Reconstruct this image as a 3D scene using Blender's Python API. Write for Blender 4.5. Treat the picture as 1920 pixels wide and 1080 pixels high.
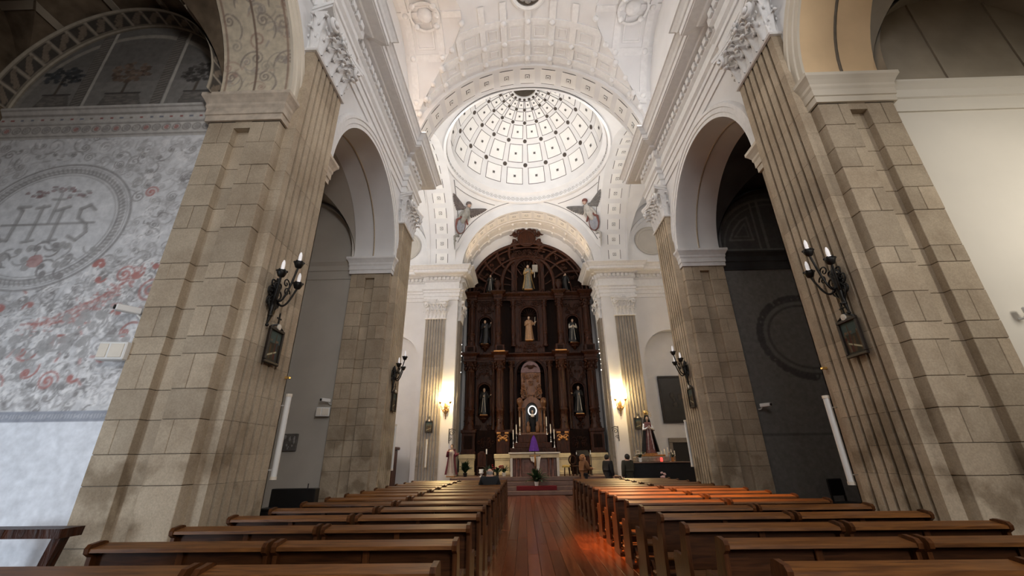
import bpy, bmesh, math, random
import numpy as np
from mathutils import Vector, Matrix, Euler
random.seed(7)
SC = bpy.context.scene
COL = SC.collection
for o in list(bpy.data.objects): bpy.data.objects.remove(o)
pi = math.pi; sin = math.sin; cos = math.cos

# ------------------------------------------------------------------ camera
cam_d = bpy.data.cameras.new('camera'); cam = bpy.data.objects.new('camera', cam_d); COL.objects.link(cam)
cam_d.sensor_width = 36.0; cam_d.lens = 36.0 * 767.8 / 1920.0; cam_d.clip_start = 0.05; cam_d.clip_end = 200
RT = Vector((0.99953865, 0.02772611, -0.01239946)); UP = Vector((0.02212848, -0.38514814, 0.92258942)); FW = Vector((-0.02080419, 0.92243817, 0.38558399))
cam.matrix_world = Matrix(((RT.x, UP.x, -FW.x, -0.52), (RT.y, UP.y, -FW.y, 0.0), (RT.z, UP.z, -FW.z, 1.57), (0, 0, 0, 1)))
SC.camera = cam

# ------------------------------------------------------------------ world, exposure
w = bpy.data.worlds.new('world'); SC.world = w; w.use_nodes = True
w.node_tree.nodes['Background'].inputs[0].default_value = (0.9, 0.9, 1.0, 1); w.node_tree.nodes['Background'].inputs[1].default_value = 0.02
SC.view_settings.view_transform = 'Standard'; SC.view_settings.look = 'None'; SC.view_settings.gamma = 1.0
SC.view_settings.use_curve_mapping = False; SC.view_settings.exposure = 0.38

# ------------------------------------------------------------------ lights (daylight through the windows, floodlights on the cornice, added dome fill)
def area(name, loc, aim, sx, sy, power, color, spread=pi):
    d = bpy.data.lights.new(name, 'AREA'); d.shape = 'RECTANGLE'; d.size = sx; d.size_y = sy; d.energy = power; d.color = color; d.spread = spread
    o = bpy.data.objects.new(name, d); COL.objects.link(o); o.location = loc
    o.rotation_euler = (Vector(aim) - Vector(loc)).to_track_quat('-Z', 'Y').to_euler(); return o
def spot(name, loc, aim, power, color, angle, blend=0.6, r=0.1):
    d = bpy.data.lights.new(name, 'SPOT'); d.energy = power; d.color = color; d.spot_size = angle; d.spot_blend = blend; d.shadow_soft_size = r
    o = bpy.data.objects.new(name, d); COL.objects.link(o); o.location = loc
    o.rotation_euler = (Vector(aim) - Vector(loc)).to_track_quat('-Z', 'Y').to_euler(); return o
def point(name, loc, power, color, r=0.05):
    d = bpy.data.lights.new(name, 'POINT'); d.energy = power; d.color = color; d.shadow_soft_size = r
    o = bpy.data.objects.new(name, d); COL.objects.link(o); o.location = loc; return o
DAY = (0.86, 0.93, 1.0); WARM = (1.0, 0.62, 0.30); CREAM = (1.0, 0.88, 0.74)
area('west_window_light', (4.15, -6.5, 6.4), (-5.5, 5.7, 4.6), 1.4, 3.6, 370, (1.0, 0.97, 0.95))
area('mural_chapel_door_light', (-8.6, -1.8, 1.7), (-7.6, 5.8, 1.1), 1.8, 2.6, 66, (0.80, 0.89, 1.0), math.radians(95))
area('west_rose_window_light', (0, -6.6, 12.5), (0, 9, 12.5), 4.0, 4.0, 300, (0.96, 0.97, 1.0))
area('plain_chapel_window_light', (9.6, -1.0, 5.5), (8.6, 6.0, 4.6), 1.4, 2.6, 60, (1.0, 0.94, 0.84), math.radians(70))
for sx in (-1, 1):
    area('added_dome_fill_light', (sx * 10.55, 18.9, 14.6), (sx * 1.0, 18.9, 18.4), 5.0, 2.4, 230 if sx < 0 else 70, (1.0, 0.98, 0.96))  # unseen area lights added at the transept ends to brighten the dome
    area('crossing_floodlight', (sx * 4.25, 14.42, 13.0), (-sx * 0.3, 21.3, 21.0), 0.35, 0.25, 115, (1.0, 0.97, 0.94), math.radians(95))
    area('transept_window_light', (sx * 10.55, 17.4, 8.0), (sx * 4, 22.5, 6.0), 2.4, 3.5, 260 if sx < 0 else 40, (1.0, 0.88, 0.82))
    area('chancel_uplight', (sx * 3.6, 24.2, 12.98), (sx * 1.3, 24.9, 17.3), 0.3, 0.2, 20, (1.0, 0.70, 0.42), math.radians(110))
area('clerestory_window_light', (-4.86, 10.15, 14.5), (4.7, 7.2, 6.0), 2.6, 2.0, 290, (1.0, 0.94, 0.86))
area('clerestory_window_light', (4.86, 10.15, 14.5), (-4.7, 7.2, 6.0), 2.6, 2.0, 270, (0.98, 0.97, 1.0))
for y_ in (8.3, 10.2, 12.0):
    point('cornice_bulb_light', (-4.40, y_, 13.12), 15, (1.0, 0.60, 0.32), 0.06); point('cornice_bulb_light', (4.40, y_, 13.12), 6, (1.0, 0.95, 0.90), 0.06)
spot('stained_glass_sunbeam', (-4.5, 10.6, 15.6), (2.3, 9.3, 0.8), 34000, (1.0, 0.42, 0.10), math.radians(17.5), 1.0, 0.35)

# ------------------------------------------------------------------ mesh helpers
class MB:
    def __init__(s): s.v = []; s.f = []; s.m = []; s.mi = 0
    def vert(s, p): s.v.append(tuple(p)); return len(s.v) - 1
    def face(s, idx): s.f.append(tuple(idx)); s.m.append(s.mi)
    def quad(s, a, b, c, d): i = len(s.v); s.v += [tuple(a), tuple(b), tuple(c), tuple(d)]; s.face((i, i + 1, i + 2, i + 3))
    def box(s, x0, y0, z0, x1, y1, z1):
        i = len(s.v)
        s.v += [(x0, y0, z0), (x1, y0, z0), (x1, y1, z0), (x0, y1, z0), (x0, y0, z1), (x1, y0, z1), (x1, y1, z1), (x0, y1, z1)]
        for q in ((0, 3, 2, 1), (4, 5, 6, 7), (0, 1, 5, 4), (1, 2, 6, 5), (2, 3, 7, 6), (3, 0, 4, 7)): s.face([i + k for k in q])
    def bbox(s, x0, y0, z0, x1, y1, z1, c=0.01):
        # box with chamfered edges
        bm = bmesh.new(); bmesh.ops.create_cube(bm, size=1)
        for v in bm.verts: v.co = Vector(((x0 + x1) / 2 + v.co.x * (x1 - x0), (y0 + y1) / 2 + v.co.y * (y1 - y0), (z0 + z1) / 2 + v.co.z * (z1 - z0)))
        bmesh.ops.bevel(bm, geom=bm.edges[:], offset=c, segments=1, affect='EDGES'); s.add_bm(bm)
    def add_bm(s, bm, M=None):
        i = len(s.v); bm.verts.ensure_lookup_table(); bm.verts.index_update()
        for v in bm.verts: s.v.append(tuple((M @ v.co) if M else v.co))
        for f in bm.faces: s.face([i + v.index for v in f.verts])
        bm.free()
    def add(s, o, M=None):
        i = len(s.v); s.v += [tuple(M @ Vector(p)) if M else p for p in o.v]
        for f, m in zip(o.f, o.m): s.f.append(tuple(k + i for k in f)); s.m.append(m + s.mi)
    def grid(s, rows, closed_u=False, closed_v=False):
        # rows: list of lists of points
        n = len(rows); m = len(rows[0]); i = len(s.v)
        for r in rows: s.v += [tuple(p) for p in r]
        for a in range(n if closed_v else n - 1):
            a2 = (a + 1) % n
            for b in range(m if closed_u else m - 1):
                b2 = (b + 1) % m
                s.face((i + a * m + b, i + a * m + b2, i + a2 * m + b2, i + a2 * m + b))
    def lathe(s, prof, n=16, c=(0, 0, 0), squash=(1, 1), a0=0.0, a1=2 * pi):
        full = abs(a1 - a0 - 2 * pi) < 1e-6
        k = n if full else n + 1
        rows = [[(c[0] + r * cos(a0 + (a1 - a0) * j / n) * squash[0], c[1] + r * sin(a0 + (a1 - a0) * j / n) * squash[1], c[2] + z) for j in range(k)] for r, z in prof]
        s.grid(rows, closed_u=full)
        if full and prof[0][0] > 1e-4: i = len(s.v); s.v += rows[0]; s.face(list(range(i + n - 1, i - 1, -1)))
        if full and prof[-1][0] > 1e-4: i = len(s.v); s.v += rows[-1]; s.face(list(range(i, i + n)))
    def tube(s, pts, r, n=6, caps=True):
        pts = [Vector(p) for p in pts]; m = len(pts)
        if m < 2: return
        rr = r if isinstance(r, (list, tuple)) else [r] * m
        rows = []; N = None
        for i, p in enumerate(pts):
            t = (pts[min(i + 1, m - 1)] - pts[max(i - 1, 0)])
            t = t.normalized() if t.length > 1e-9 else Vector((0, 0, 1))
            if N is None: N = t.cross(Vector((0, 0, 1)) if abs(t.z) < 0.9 else Vector((1, 0, 0))).normalized()
            N = (N - t * N.dot(t)); N = N.normalized() if N.length > 1e-6 else t.orthogonal().normalized(); B = t.cross(N)
            rows.append([p + (N * cos(2 * pi * k / n) + B * sin(2 * pi * k / n)) * rr[i] for k in range(n)])
        s.grid(rows, closed_u=True)
        if caps:
            for row in (rows[0], rows[-1]):
                i = len(s.v); s.v += [tuple(p) for p in row]; s.face(list(range(i, i + n)))
    def sphere(s, c, r, n=10, m=7, sq=(1, 1, 1)):
        rows = [[(c[0] + r * sq[0] * sin(pi * a / m) * cos(2 * pi * b / n), c[1] + r * sq[1] * sin(pi * a / m) * sin(2 * pi * b / n), c[2] + r * sq[2] * cos(pi * a / m)) for b in range(n)] for a in range(m + 1)]
        s.grid(rows, closed_u=True)
    def prism(s, poly, h0, h1, f):
        # poly: 2D points; f(u, v, h) -> 3D
        n = len(poly); i = len(s.v)
        s.v += [tuple(f(u, v, h0)) for u, v in poly] + [tuple(f(u, v, h1)) for u, v in poly]
        s.face(list(range(i + n - 1, i - 1, -1))); s.face(list(range(i + n, i + 2 * n)))
        for k in range(n): k2 = (k + 1) % n; s.face((i + k, i + k2, i + n + k2, i + n + k))
    def sweep(s, path, prof, close_ends=True):
        # plan path [(x, y)], profile [(offset, z)]; offset to the side of normal (-dy, dx), mitred
        P = [Vector((p[0], p[1])) for p in path]; n = len(P); ns = []
        for i in range(n - 1):
            d = (P[i + 1] - P[i]).normalized(); ns.append(Vector((-d.y, d.x)))
        M = []
        for i in range(n):
            if i == 0: M.append(ns[0])
            elif i == n - 1: M.append(ns[-1])
            else:
                a, b = ns[i - 1], ns[i]; M.append((a + b) / max(0.2, 1 + a.dot(b)))
        rows = [[(P[i].x + M[i].x * o, P[i].y + M[i].y * o, z) for o, z in prof] for i in range(n)]
        for i in range(n - 1):
            s.grid([rows[i], rows[i + 1]])
        if close_ends:
            for r in (rows[0], rows[-1]):
                i = len(s.v); s.v += r; s.face(list(range(i, i + len(r))))
    def mesh(s, name, mats, smooth=False):
        me = bpy.data.meshes.new(name); me.from_pydata(s.v, [], s.f)
        for m in (mats if isinstance(mats, (list, tuple)) else [mats]): me.materials.append(m)
        me.polygons.foreach_set('material_index', s.m)
        if smooth: me.polygons.foreach_set('use_smooth', [True] * len(s.f))
        me.update(); return me
    def build(s, name, mats, parent=None, smooth=False, M=None):
        return inst(name, s.mesh(name, mats, smooth), parent, M)
def inst(name, me, parent=None, M=None):
    o = bpy.data.objects.new(name, me); COL.objects.link(o)
    if parent is not None: o.parent = parent
    if M is not None: o.matrix_local = M
    return o
def tag(o, label, cat, group=None, kind=None):
    o['label'] = label; o['category'] = cat
    if group: o['group'] = group
    if kind: o['kind'] = kind
    return o
def empty(name, loc=(0, 0, 0), rz=0.0):
    o = bpy.data.objects.new(name, None); COL.objects.link(o); o.location = loc; o.rotation_euler = (0, 0, rz); o.empty_display_size = 0.1; return o
def T(x, y, z): return Matrix.Translation((x, y, z))
def frame(o, u, v, w_): 
    # local axes u, v, w at origin o
    return Matrix(((u[0], v[0], w_[0], o[0]), (u[1], v[1], w_[1], o[1]), (u[2], v[2], w_[2], o[2]), (0, 0, 0, 1)))
def smooth_by_angle(o, deg=40):
    me = o.data
    me.polygons.foreach_set('use_smooth', [True] * len(me.polygons))
    try: me.set_sharp_from_angle(angle=math.radians(deg))
    except Exception: pass
    return o

# ------------------------------------------------------------------ materials
def new_mat(name):
    m = bpy.data.materials.new(name); m.use_nodes = True; nt = m.node_tree; b = nt.nodes['Principled BSDF']; return m, nt, b
def simple(name, col, rough=0.6, metal=0.0, emit=0.0, emit_col=None, var=0.12, scale=6.0, bump=0.0, spec=0.5, rnd=0.0, coat=0.0):
    m, nt, b = new_mat(name)
    b.inputs['Roughness'].default_value = rough; b.inputs['Metallic'].default_value = metal; b.inputs['Specular IOR Level'].default_value = spec
    if coat: b.inputs['Coat Weight'].default_value = coat; b.inputs['Coat Roughness'].default_value = 0.15
    n = nt.nodes.new('ShaderNodeTexNoise'); n.inputs['Scale'].default_value = scale; n.inputs['Detail'].default_value = 6
    tc = nt.nodes.new('ShaderNodeTexCoord'); nt.links.new(tc.outputs['Object'], n.inputs['Vector'])
    mr = nt.nodes.new('ShaderNodeMapRange'); mr.inputs[1].default_value = 0.25; mr.inputs[2].default_value = 0.75; mr.inputs[3].default_value = 1 - var; mr.inputs[4].default_value = 1 + var
    nt.links.new(n.outputs['Fac'], mr.inputs[0])
    hsv = nt.nodes.new('ShaderNodeHueSaturation'); hsv.inputs['Color'].default_value = (*col, 1)
    src = mr.outputs[0]
    if rnd:
        oi = nt.nodes.new('ShaderNodeObjectInfo'); m2 = nt.nodes.new('ShaderNodeMapRange'); m2.inputs[3].default_value = 1 - rnd; m2.inputs[4].default_value = 1 + rnd
        nt.links.new(oi.outputs['Random'], m2.inputs[0]); mu = nt.nodes.new('ShaderNodeMath'); mu.operation = 'MULTIPLY'
        nt.links.new(mr.outputs[0], mu.inputs[0]); nt.links.new(m2.outputs[0], mu.inputs[1]); src = mu.outputs[0]
    nt.links.new(src, hsv.inputs['Value']); nt.links.new(hsv.outputs[0], b.inputs['Base Color'])
    if bump:
        bp = nt.nodes.new('ShaderNodeBump'); bp.inputs['Strength'].default_value = bump; bp.inputs['Distance'].default_value = 0.02
        n2 = nt.nodes.new('ShaderNodeTexNoise'); n2.inputs['Scale'].default_value = scale * 6; n2.inputs['Detail'].default_value = 8; nt.links.new(tc.outputs['Object'], n2.inputs['Vector'])
        nt.links.new(n2.outputs['Fac'], bp.inputs['Height']); nt.links.new(bp.outputs[0], b.inputs['Normal'])
    if emit:
        b.inputs['Emission Color'].default_value = (*(emit_col or col), 1); b.inputs['Emission Strength'].default_value = emit
    return m
def wood(name, c1, c2, rough=0.35, axis=0, scale=3.0, stretch=12.0, rnd=0.15, coat=0.0, spec=0.5, bump=0.15):
    m, nt, b = new_mat(name)
    b.inputs['Roughness'].default_value = rough; b.inputs['Specular IOR Level'].default_value = spec
    if coat: b.inputs['Coat Weight'].default_value = coat; b.inputs['Coat Roughness'].default_value = 0.2
    tc = nt.nodes.new('ShaderNodeTexCoord'); mp = nt.nodes.new('ShaderNodeMapping'); nt.links.new(tc.outputs['Object'], mp.inputs['Vector'])
    oi = nt.nodes.new('ShaderNodeObjectInfo')
    vm = nt.nodes.new('ShaderNodeVectorMath'); vm.operation = 'SCALE'; vm.inputs[0].default_value = (7.3, 3.1, 5.7); nt.links.new(oi.outputs['Random'], vm.inputs['Scale']); nt.links.new(vm.outputs[0], mp.inputs['Location'])
    sc = [stretch] * 3; sc[axis] = 1.0; mp.inputs['Scale'].default_value = sc
    n = nt.nodes.new('ShaderNodeTexNoise'); n.inputs['Scale'].default_value = scale; n.inputs['Detail'].default_value = 7; n.inputs['Distortion'].default_value = 0.6; nt.links.new(mp.outputs[0], n.inputs['Vector'])
    cr = nt.nodes.new('ShaderNodeValToRGB'); cr.color_ramp.elements[0].position = 0.3; cr.color_ramp.elements[1].position = 0.72
    cr.color_ramp.elements[0].color = (*c1, 1); cr.color_ramp.elements[1].color = (*c2, 1); nt.links.new(n.outputs['Fac'], cr.inputs[0])
    hsv = nt.nodes.new('ShaderNodeHueSaturation'); nt.links.new(cr.outputs[0], hsv.inputs['Color'])
    m2 = nt.nodes.new('ShaderNodeMapRange'); m2.inputs[3].default_value = 1 - rnd; m2.inputs[4].default_value = 1 + rnd; nt.links.new(oi.outputs['Random'], m2.inputs[0]); nt.links.new(m2.outputs[0], hsv.inputs['Value'])
    nt.links.new(hsv.outputs[0], b.inputs['Base Color'])
    bp = nt.nodes.new('ShaderNodeBump'); bp.inputs['Strength'].default_value = bump; bp.inputs['Distance'].default_value = 0.01 if bump < 0.5 else 0.04; nt.links.new(n.outputs['Fac'], bp.inputs['Height']); nt.links.new(bp.outputs[0], b.inputs['Normal'])
    return m
def painted(name, rough=0.85, scale=9.0, var=0.16):
    # paint colour from a mesh colour attribute, mottled by noise
    m, nt, b = new_mat(name); b.inputs['Roughness'].default_value = rough; b.inputs['Specular IOR Level'].default_value = 0.2
    at = nt.nodes.new('ShaderNodeAttribute'); at.attribute_name = 'paint'
    tc = nt.nodes.new('ShaderNodeTexCoord'); n = nt.nodes.new('ShaderNodeTexNoise'); n.inputs['Scale'].default_value = scale; n.inputs['Detail'].default_value = 8; nt.links.new(tc.outputs['Object'], n.inputs['Vector'])
    mr = nt.nodes.new('ShaderNodeMapRange'); mr.inputs[1].default_value = 0.25; mr.inputs[2].default_value = 0.75; mr.inputs[3].default_value = 1 - var; mr.inputs[4].default_value = 1 + var; nt.links.new(n.outputs['Fac'], mr.inputs[0])
    hsv = nt.nodes.new('ShaderNodeHueSaturation'); nt.links.new(at.outputs['Color'], hsv.inputs['Color']); nt.links.new(mr.outputs[0], hsv.inputs['Value']); nt.links.new(hsv.outputs[0], b.inputs['Base Color'])
    return m
def ashlar(name, c1, c2, rnd=0.12):
    # limestone: large blotches, fine grain, brown stains
    m, nt, b = new_mat(name); b.inputs['Roughness'].default_value = 0.8; b.inputs['Specular IOR Level'].default_value = 0.25
    g = nt.nodes.new('ShaderNodeNewGeometry')
    n = nt.nodes.new('ShaderNodeTexNoise'); n.inputs['Scale'].default_value = 1.1; n.inputs['Detail'].default_value = 9; n.inputs['Roughness'].default_value = 0.62; nt.links.new(g.outputs['Position'], n.inputs['Vector'])
    cr = nt.nodes.new('ShaderNodeValToRGB'); cr.color_ramp.elements[0].position = 0.36; cr.color_ramp.elements[1].position = 0.66; cr.color_ramp.elements[0].color = (*c2, 1); cr.color_ramp.elements[1].color = (*c1, 1); nt.links.new(n.outputs['Fac'], cr.inputs[0])
    n4 = nt.nodes.new('ShaderNodeTexNoise'); n4.inputs['Scale'].default_value = 1.5; n4.inputs['Detail'].default_value = 5; nt.links.new(g.outputs['Position'], n4.inputs['Vector'])
    sx_ = nt.nodes.new('ShaderNodeSeparateXYZ'); nt.links.new(g.outputs['Position'], sx_.inputs[0])
    s1 = nt.nodes.new('ShaderNodeMapRange'); s1.inputs[1].default_value = 0.52; s1.inputs[2].default_value = 0.62; nt.links.new(n4.outputs['Fac'], s1.inputs[0])
    s2 = nt.nodes.new('ShaderNodeMapRange'); s2.inputs[1].default_value = 3.4; s2.inputs[2].default_value = 1.6; s2.inputs[3].default_value = 0.0; s2.inputs[4].default_value = 0.7; nt.links.new(sx_.outputs['Z'], s2.inputs[0])
    s3 = nt.nodes.new('ShaderNodeMath'); s3.operation = 'MULTIPLY'; nt.links.new(s1.outputs[0], s3.inputs[0]); nt.links.new(s2.outputs[0], s3.inputs[1])
    mxs = nt.nodes.new('ShaderNodeMix'); mxs.data_type = 'RGBA'; mxs.inputs['B'].default_value = (c2[0] * 0.52, c2[1] * 0.48, c2[2] * 0.42, 1); nt.links.new(s3.outputs[0], mxs.inputs['Factor']); nt.links.new(cr.outputs[0], mxs.inputs['A'])
    n3 = nt.nodes.new('ShaderNodeTexNoise'); n3.inputs['Scale'].default_value = 45; n3.inputs['Detail'].default_value = 4; nt.links.new(g.outputs['Position'], n3.inputs['Vector'])
    oi = nt.nodes.new('ShaderNodeObjectInfo'); m2 = nt.nodes.new('ShaderNodeMapRange'); m2.inputs[3].default_value = 1 - rnd; m2.inputs[4].default_value = 1 + rnd; nt.links.new(oi.outputs['Random'], m2.inputs[0])
    m3 = nt.nodes.new('ShaderNodeMapRange'); m3.inputs[1].default_value = 0.3; m3.inputs[2].default_value = 0.7; m3.inputs[3].default_value = 0.88; m3.inputs[4].default_value = 1.1; nt.links.new(n3.outputs['Fac'], m3.inputs[0])
    mu = nt.nodes.new('ShaderNodeMath'); mu.operation = 'MULTIPLY'; nt.links.new(m2.outputs[0], mu.inputs[0]); nt.links.new(m3.outputs[0], mu.inputs[1])
    hsv = nt.nodes.new('ShaderNodeHueSaturation'); nt.links.new(mxs.outputs['Result'], hsv.inputs['Color']); nt.links.new(mu.outputs[0], hsv.inputs['Value']); nt.links.new(hsv.outputs[0], b.inputs['Base Color'])
    bp = nt.nodes.new('ShaderNodeBump'); bp.inputs['Strength'].default_value = 0.25; bp.inputs['Distance'].default_value = 0.01; nt.links.new(n3.outputs['Fac'], bp.inputs['Height']); nt.links.new(bp.outputs[0], b.inputs['Normal'])
    return m
M_PLASTER = simple('white plaster', (0.76, 0.755, 0.755), 0.85, var=0.05, scale=1.3, bump=0.05, spec=0.2)
M_PANEL = simple('white coffer plaster', (0.84, 0.83, 0.81), 0.85, var=0.04, scale=2.0, spec=0.2)
M_CREAM = simple('cream plaster', (0.66, 0.60, 0.50), 0.85, var=0.07, scale=1.5, bump=0.05, spec=0.2)
M_WARMLIT = simple('plaster with painted lamp warmth', (0.76, 0.56, 0.34), 0.85, var=0.10, scale=1.5, bump=0.05, spec=0.2)  # plaster with the warm lamp glow put into its colour
M_CHAPELW = simple('cream white plaster', (0.72, 0.68, 0.60), 0.85, var=0.05, scale=0.9, bump=0.05, spec=0.2)
M_STUCCO = simple('white carved stucco', (0.79, 0.785, 0.78), 0.8, var=0.06, scale=8.0, spec=0.2)
M_LINE = simple('dark painted line', (0.10, 0.095, 0.09), 0.8, var=0.1, spec=0.2)
M_GREYSTUD = simple('grey painted stud', (0.27, 0.26, 0.25), 0.7, var=0.2, scale=20)
M_BRONZE = simple('dark rosette paint', (0.07, 0.055, 0.045), 0.6, var=0.3, scale=30)
M_STONE = ashlar('pale limestone', (0.52, 0.435, 0.325), (0.375, 0.30, 0.215))
M_MORTAR = simple('mortar joint', (0.17, 0.145, 0.115), 0.95, var=0.2, spec=0.1)
M_PEW = wood('varnished pew wood', (0.085, 0.029, 0.006), (0.245, 0.097, 0.023), 0.42, 0, 3.0, 10.0, 0.18, spec=0.3)
M_PEWBACK = wood('pew panel wood with painted shade', (0.028, 0.0095, 0.003), (0.080, 0.029, 0.009), 0.5, 0, 3.0, 10.0, 0.15, spec=0.2)  # pew wood with the shade under the ledge put into its colour
M_PEWEND = wood('varnished pew end wood', (0.048, 0.0155, 0.0045), (0.115, 0.041, 0.012), 0.42, 2, 3.0, 10.0, 0.15, spec=0.25)
M_FLOOR = wood('polished red floor board', (0.085, 0.018, 0.0055), (0.29, 0.076, 0.021), 0.22, 1, 2.2, 9.0, 0.3, coat=0.2, spec=0.35)
M_FLOOR2 = wood('dull floor wood', (0.05, 0.018, 0.010), (0.11, 0.045, 0.022), 0.45, 1, 2.2, 9.0, 0.2)
M_STEP = simple('brown stone step', (0.17, 0.10, 0.075), 0.45, var=0.25, scale=3)
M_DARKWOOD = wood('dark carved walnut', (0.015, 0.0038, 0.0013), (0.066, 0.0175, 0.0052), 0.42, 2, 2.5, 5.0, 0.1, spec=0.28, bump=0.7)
M_RETBACK = wood('shadowed walnut panel', (0.006, 0.002, 0.001), (0.022, 0.0072, 0.003), 0.6, 2, 2.5, 5.0, 0.1, spec=0.12)  # darker copy of the walnut, recess shade put into the colour
M_GILT = simple('old gilding', (0.55, 0.27, 0.09), 0.35, 0.6, var=0.3, scale=14)
M_GOLD = simple('bright gold', (0.85, 0.60, 0.22), 0.25, 0.9, var=0.15, scale=14)
M_BRASS = simple('dark brass', (0.22, 0.13, 0.05), 0.4, 0.7, var=0.2)
M_SILVER = simple('polished silver', (0.75, 0.74, 0.72), 0.25, 0.9, var=0.1)
M_IRON = simple('black wrought iron', (0.018, 0.017, 0.016), 0.45, 0.5, var=0.3, scale=25)
M_BULB = simple('unlit glass candle bulb', (0.86, 0.84, 0.84), 0.12, var=0.02, emit=0.25, emit_col=(1, 0.95, 0.95))  # unlit, but a faint glow is put into the glass
M_LITBULB = simple('glowing bulb', (1, 0.85, 0.55), 0.3, emit=60.0, emit_col=(1.0, 0.74, 0.36), var=0)
M_WHITE = simple('white enamel', (0.80, 0.80, 0.78), 0.4, var=0.03)
M_BLACK = simple('black lacquer', (0.010, 0.010, 0.011), 0.4, var=0.2)
M_CLOTHW = simple('white linen', (0.78, 0.72, 0.62), 0.85, var=0.06)
M_CLOTHB = simple('black cloth', (0.010, 0.010, 0.012), 0.9, var=0.2)
M_PURPLE = simple('purple velvet', (0.10, 0.02, 0.32), 0.75, var=0.25, scale=12)
M_RED = simple('red carpet', (0.16, 0.008, 0.012), 0.9, var=0.2, scale=30)
M_MARBLE = simple('red marble', (0.20, 0.085, 0.06), 0.3, var=0.4, scale=5)
M_PODIUM = simple('podium stone with painted lamplight', (0.78, 0.65, 0.38), 0.5, var=0.15, scale=3)  # yellow glow of the sconces put into the stone colour
M_LEAF = simple('dark green leaf', (0.010, 0.035, 0.010), 0.5, var=0.4, scale=8)
M_FLOWER = simple('red flower', (0.30, 0.012, 0.015), 0.6, var=0.3)
M_SKIN = simple('skin', (0.62, 0.36, 0.26), 0.55, var=0.06)
M_WOODSKIN = simple('painted wood flesh', (0.60, 0.42, 0.30), 0.5, var=0.08)
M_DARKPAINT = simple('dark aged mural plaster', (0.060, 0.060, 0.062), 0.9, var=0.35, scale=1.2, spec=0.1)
M_PAINT = painted('fresco paint')
M_PAINT2 = painted('stucco relief paint', 0.7, 14.0, 0.15)
M_CANVAS = simple('blackened oil canvas', (0.014, 0.013, 0.012), 0.35, var=0.5, scale=3)
M_FRAME = simple('dark picture frame', (0.018, 0.012, 0.009), 0.4, var=0.3, scale=10)
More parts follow.
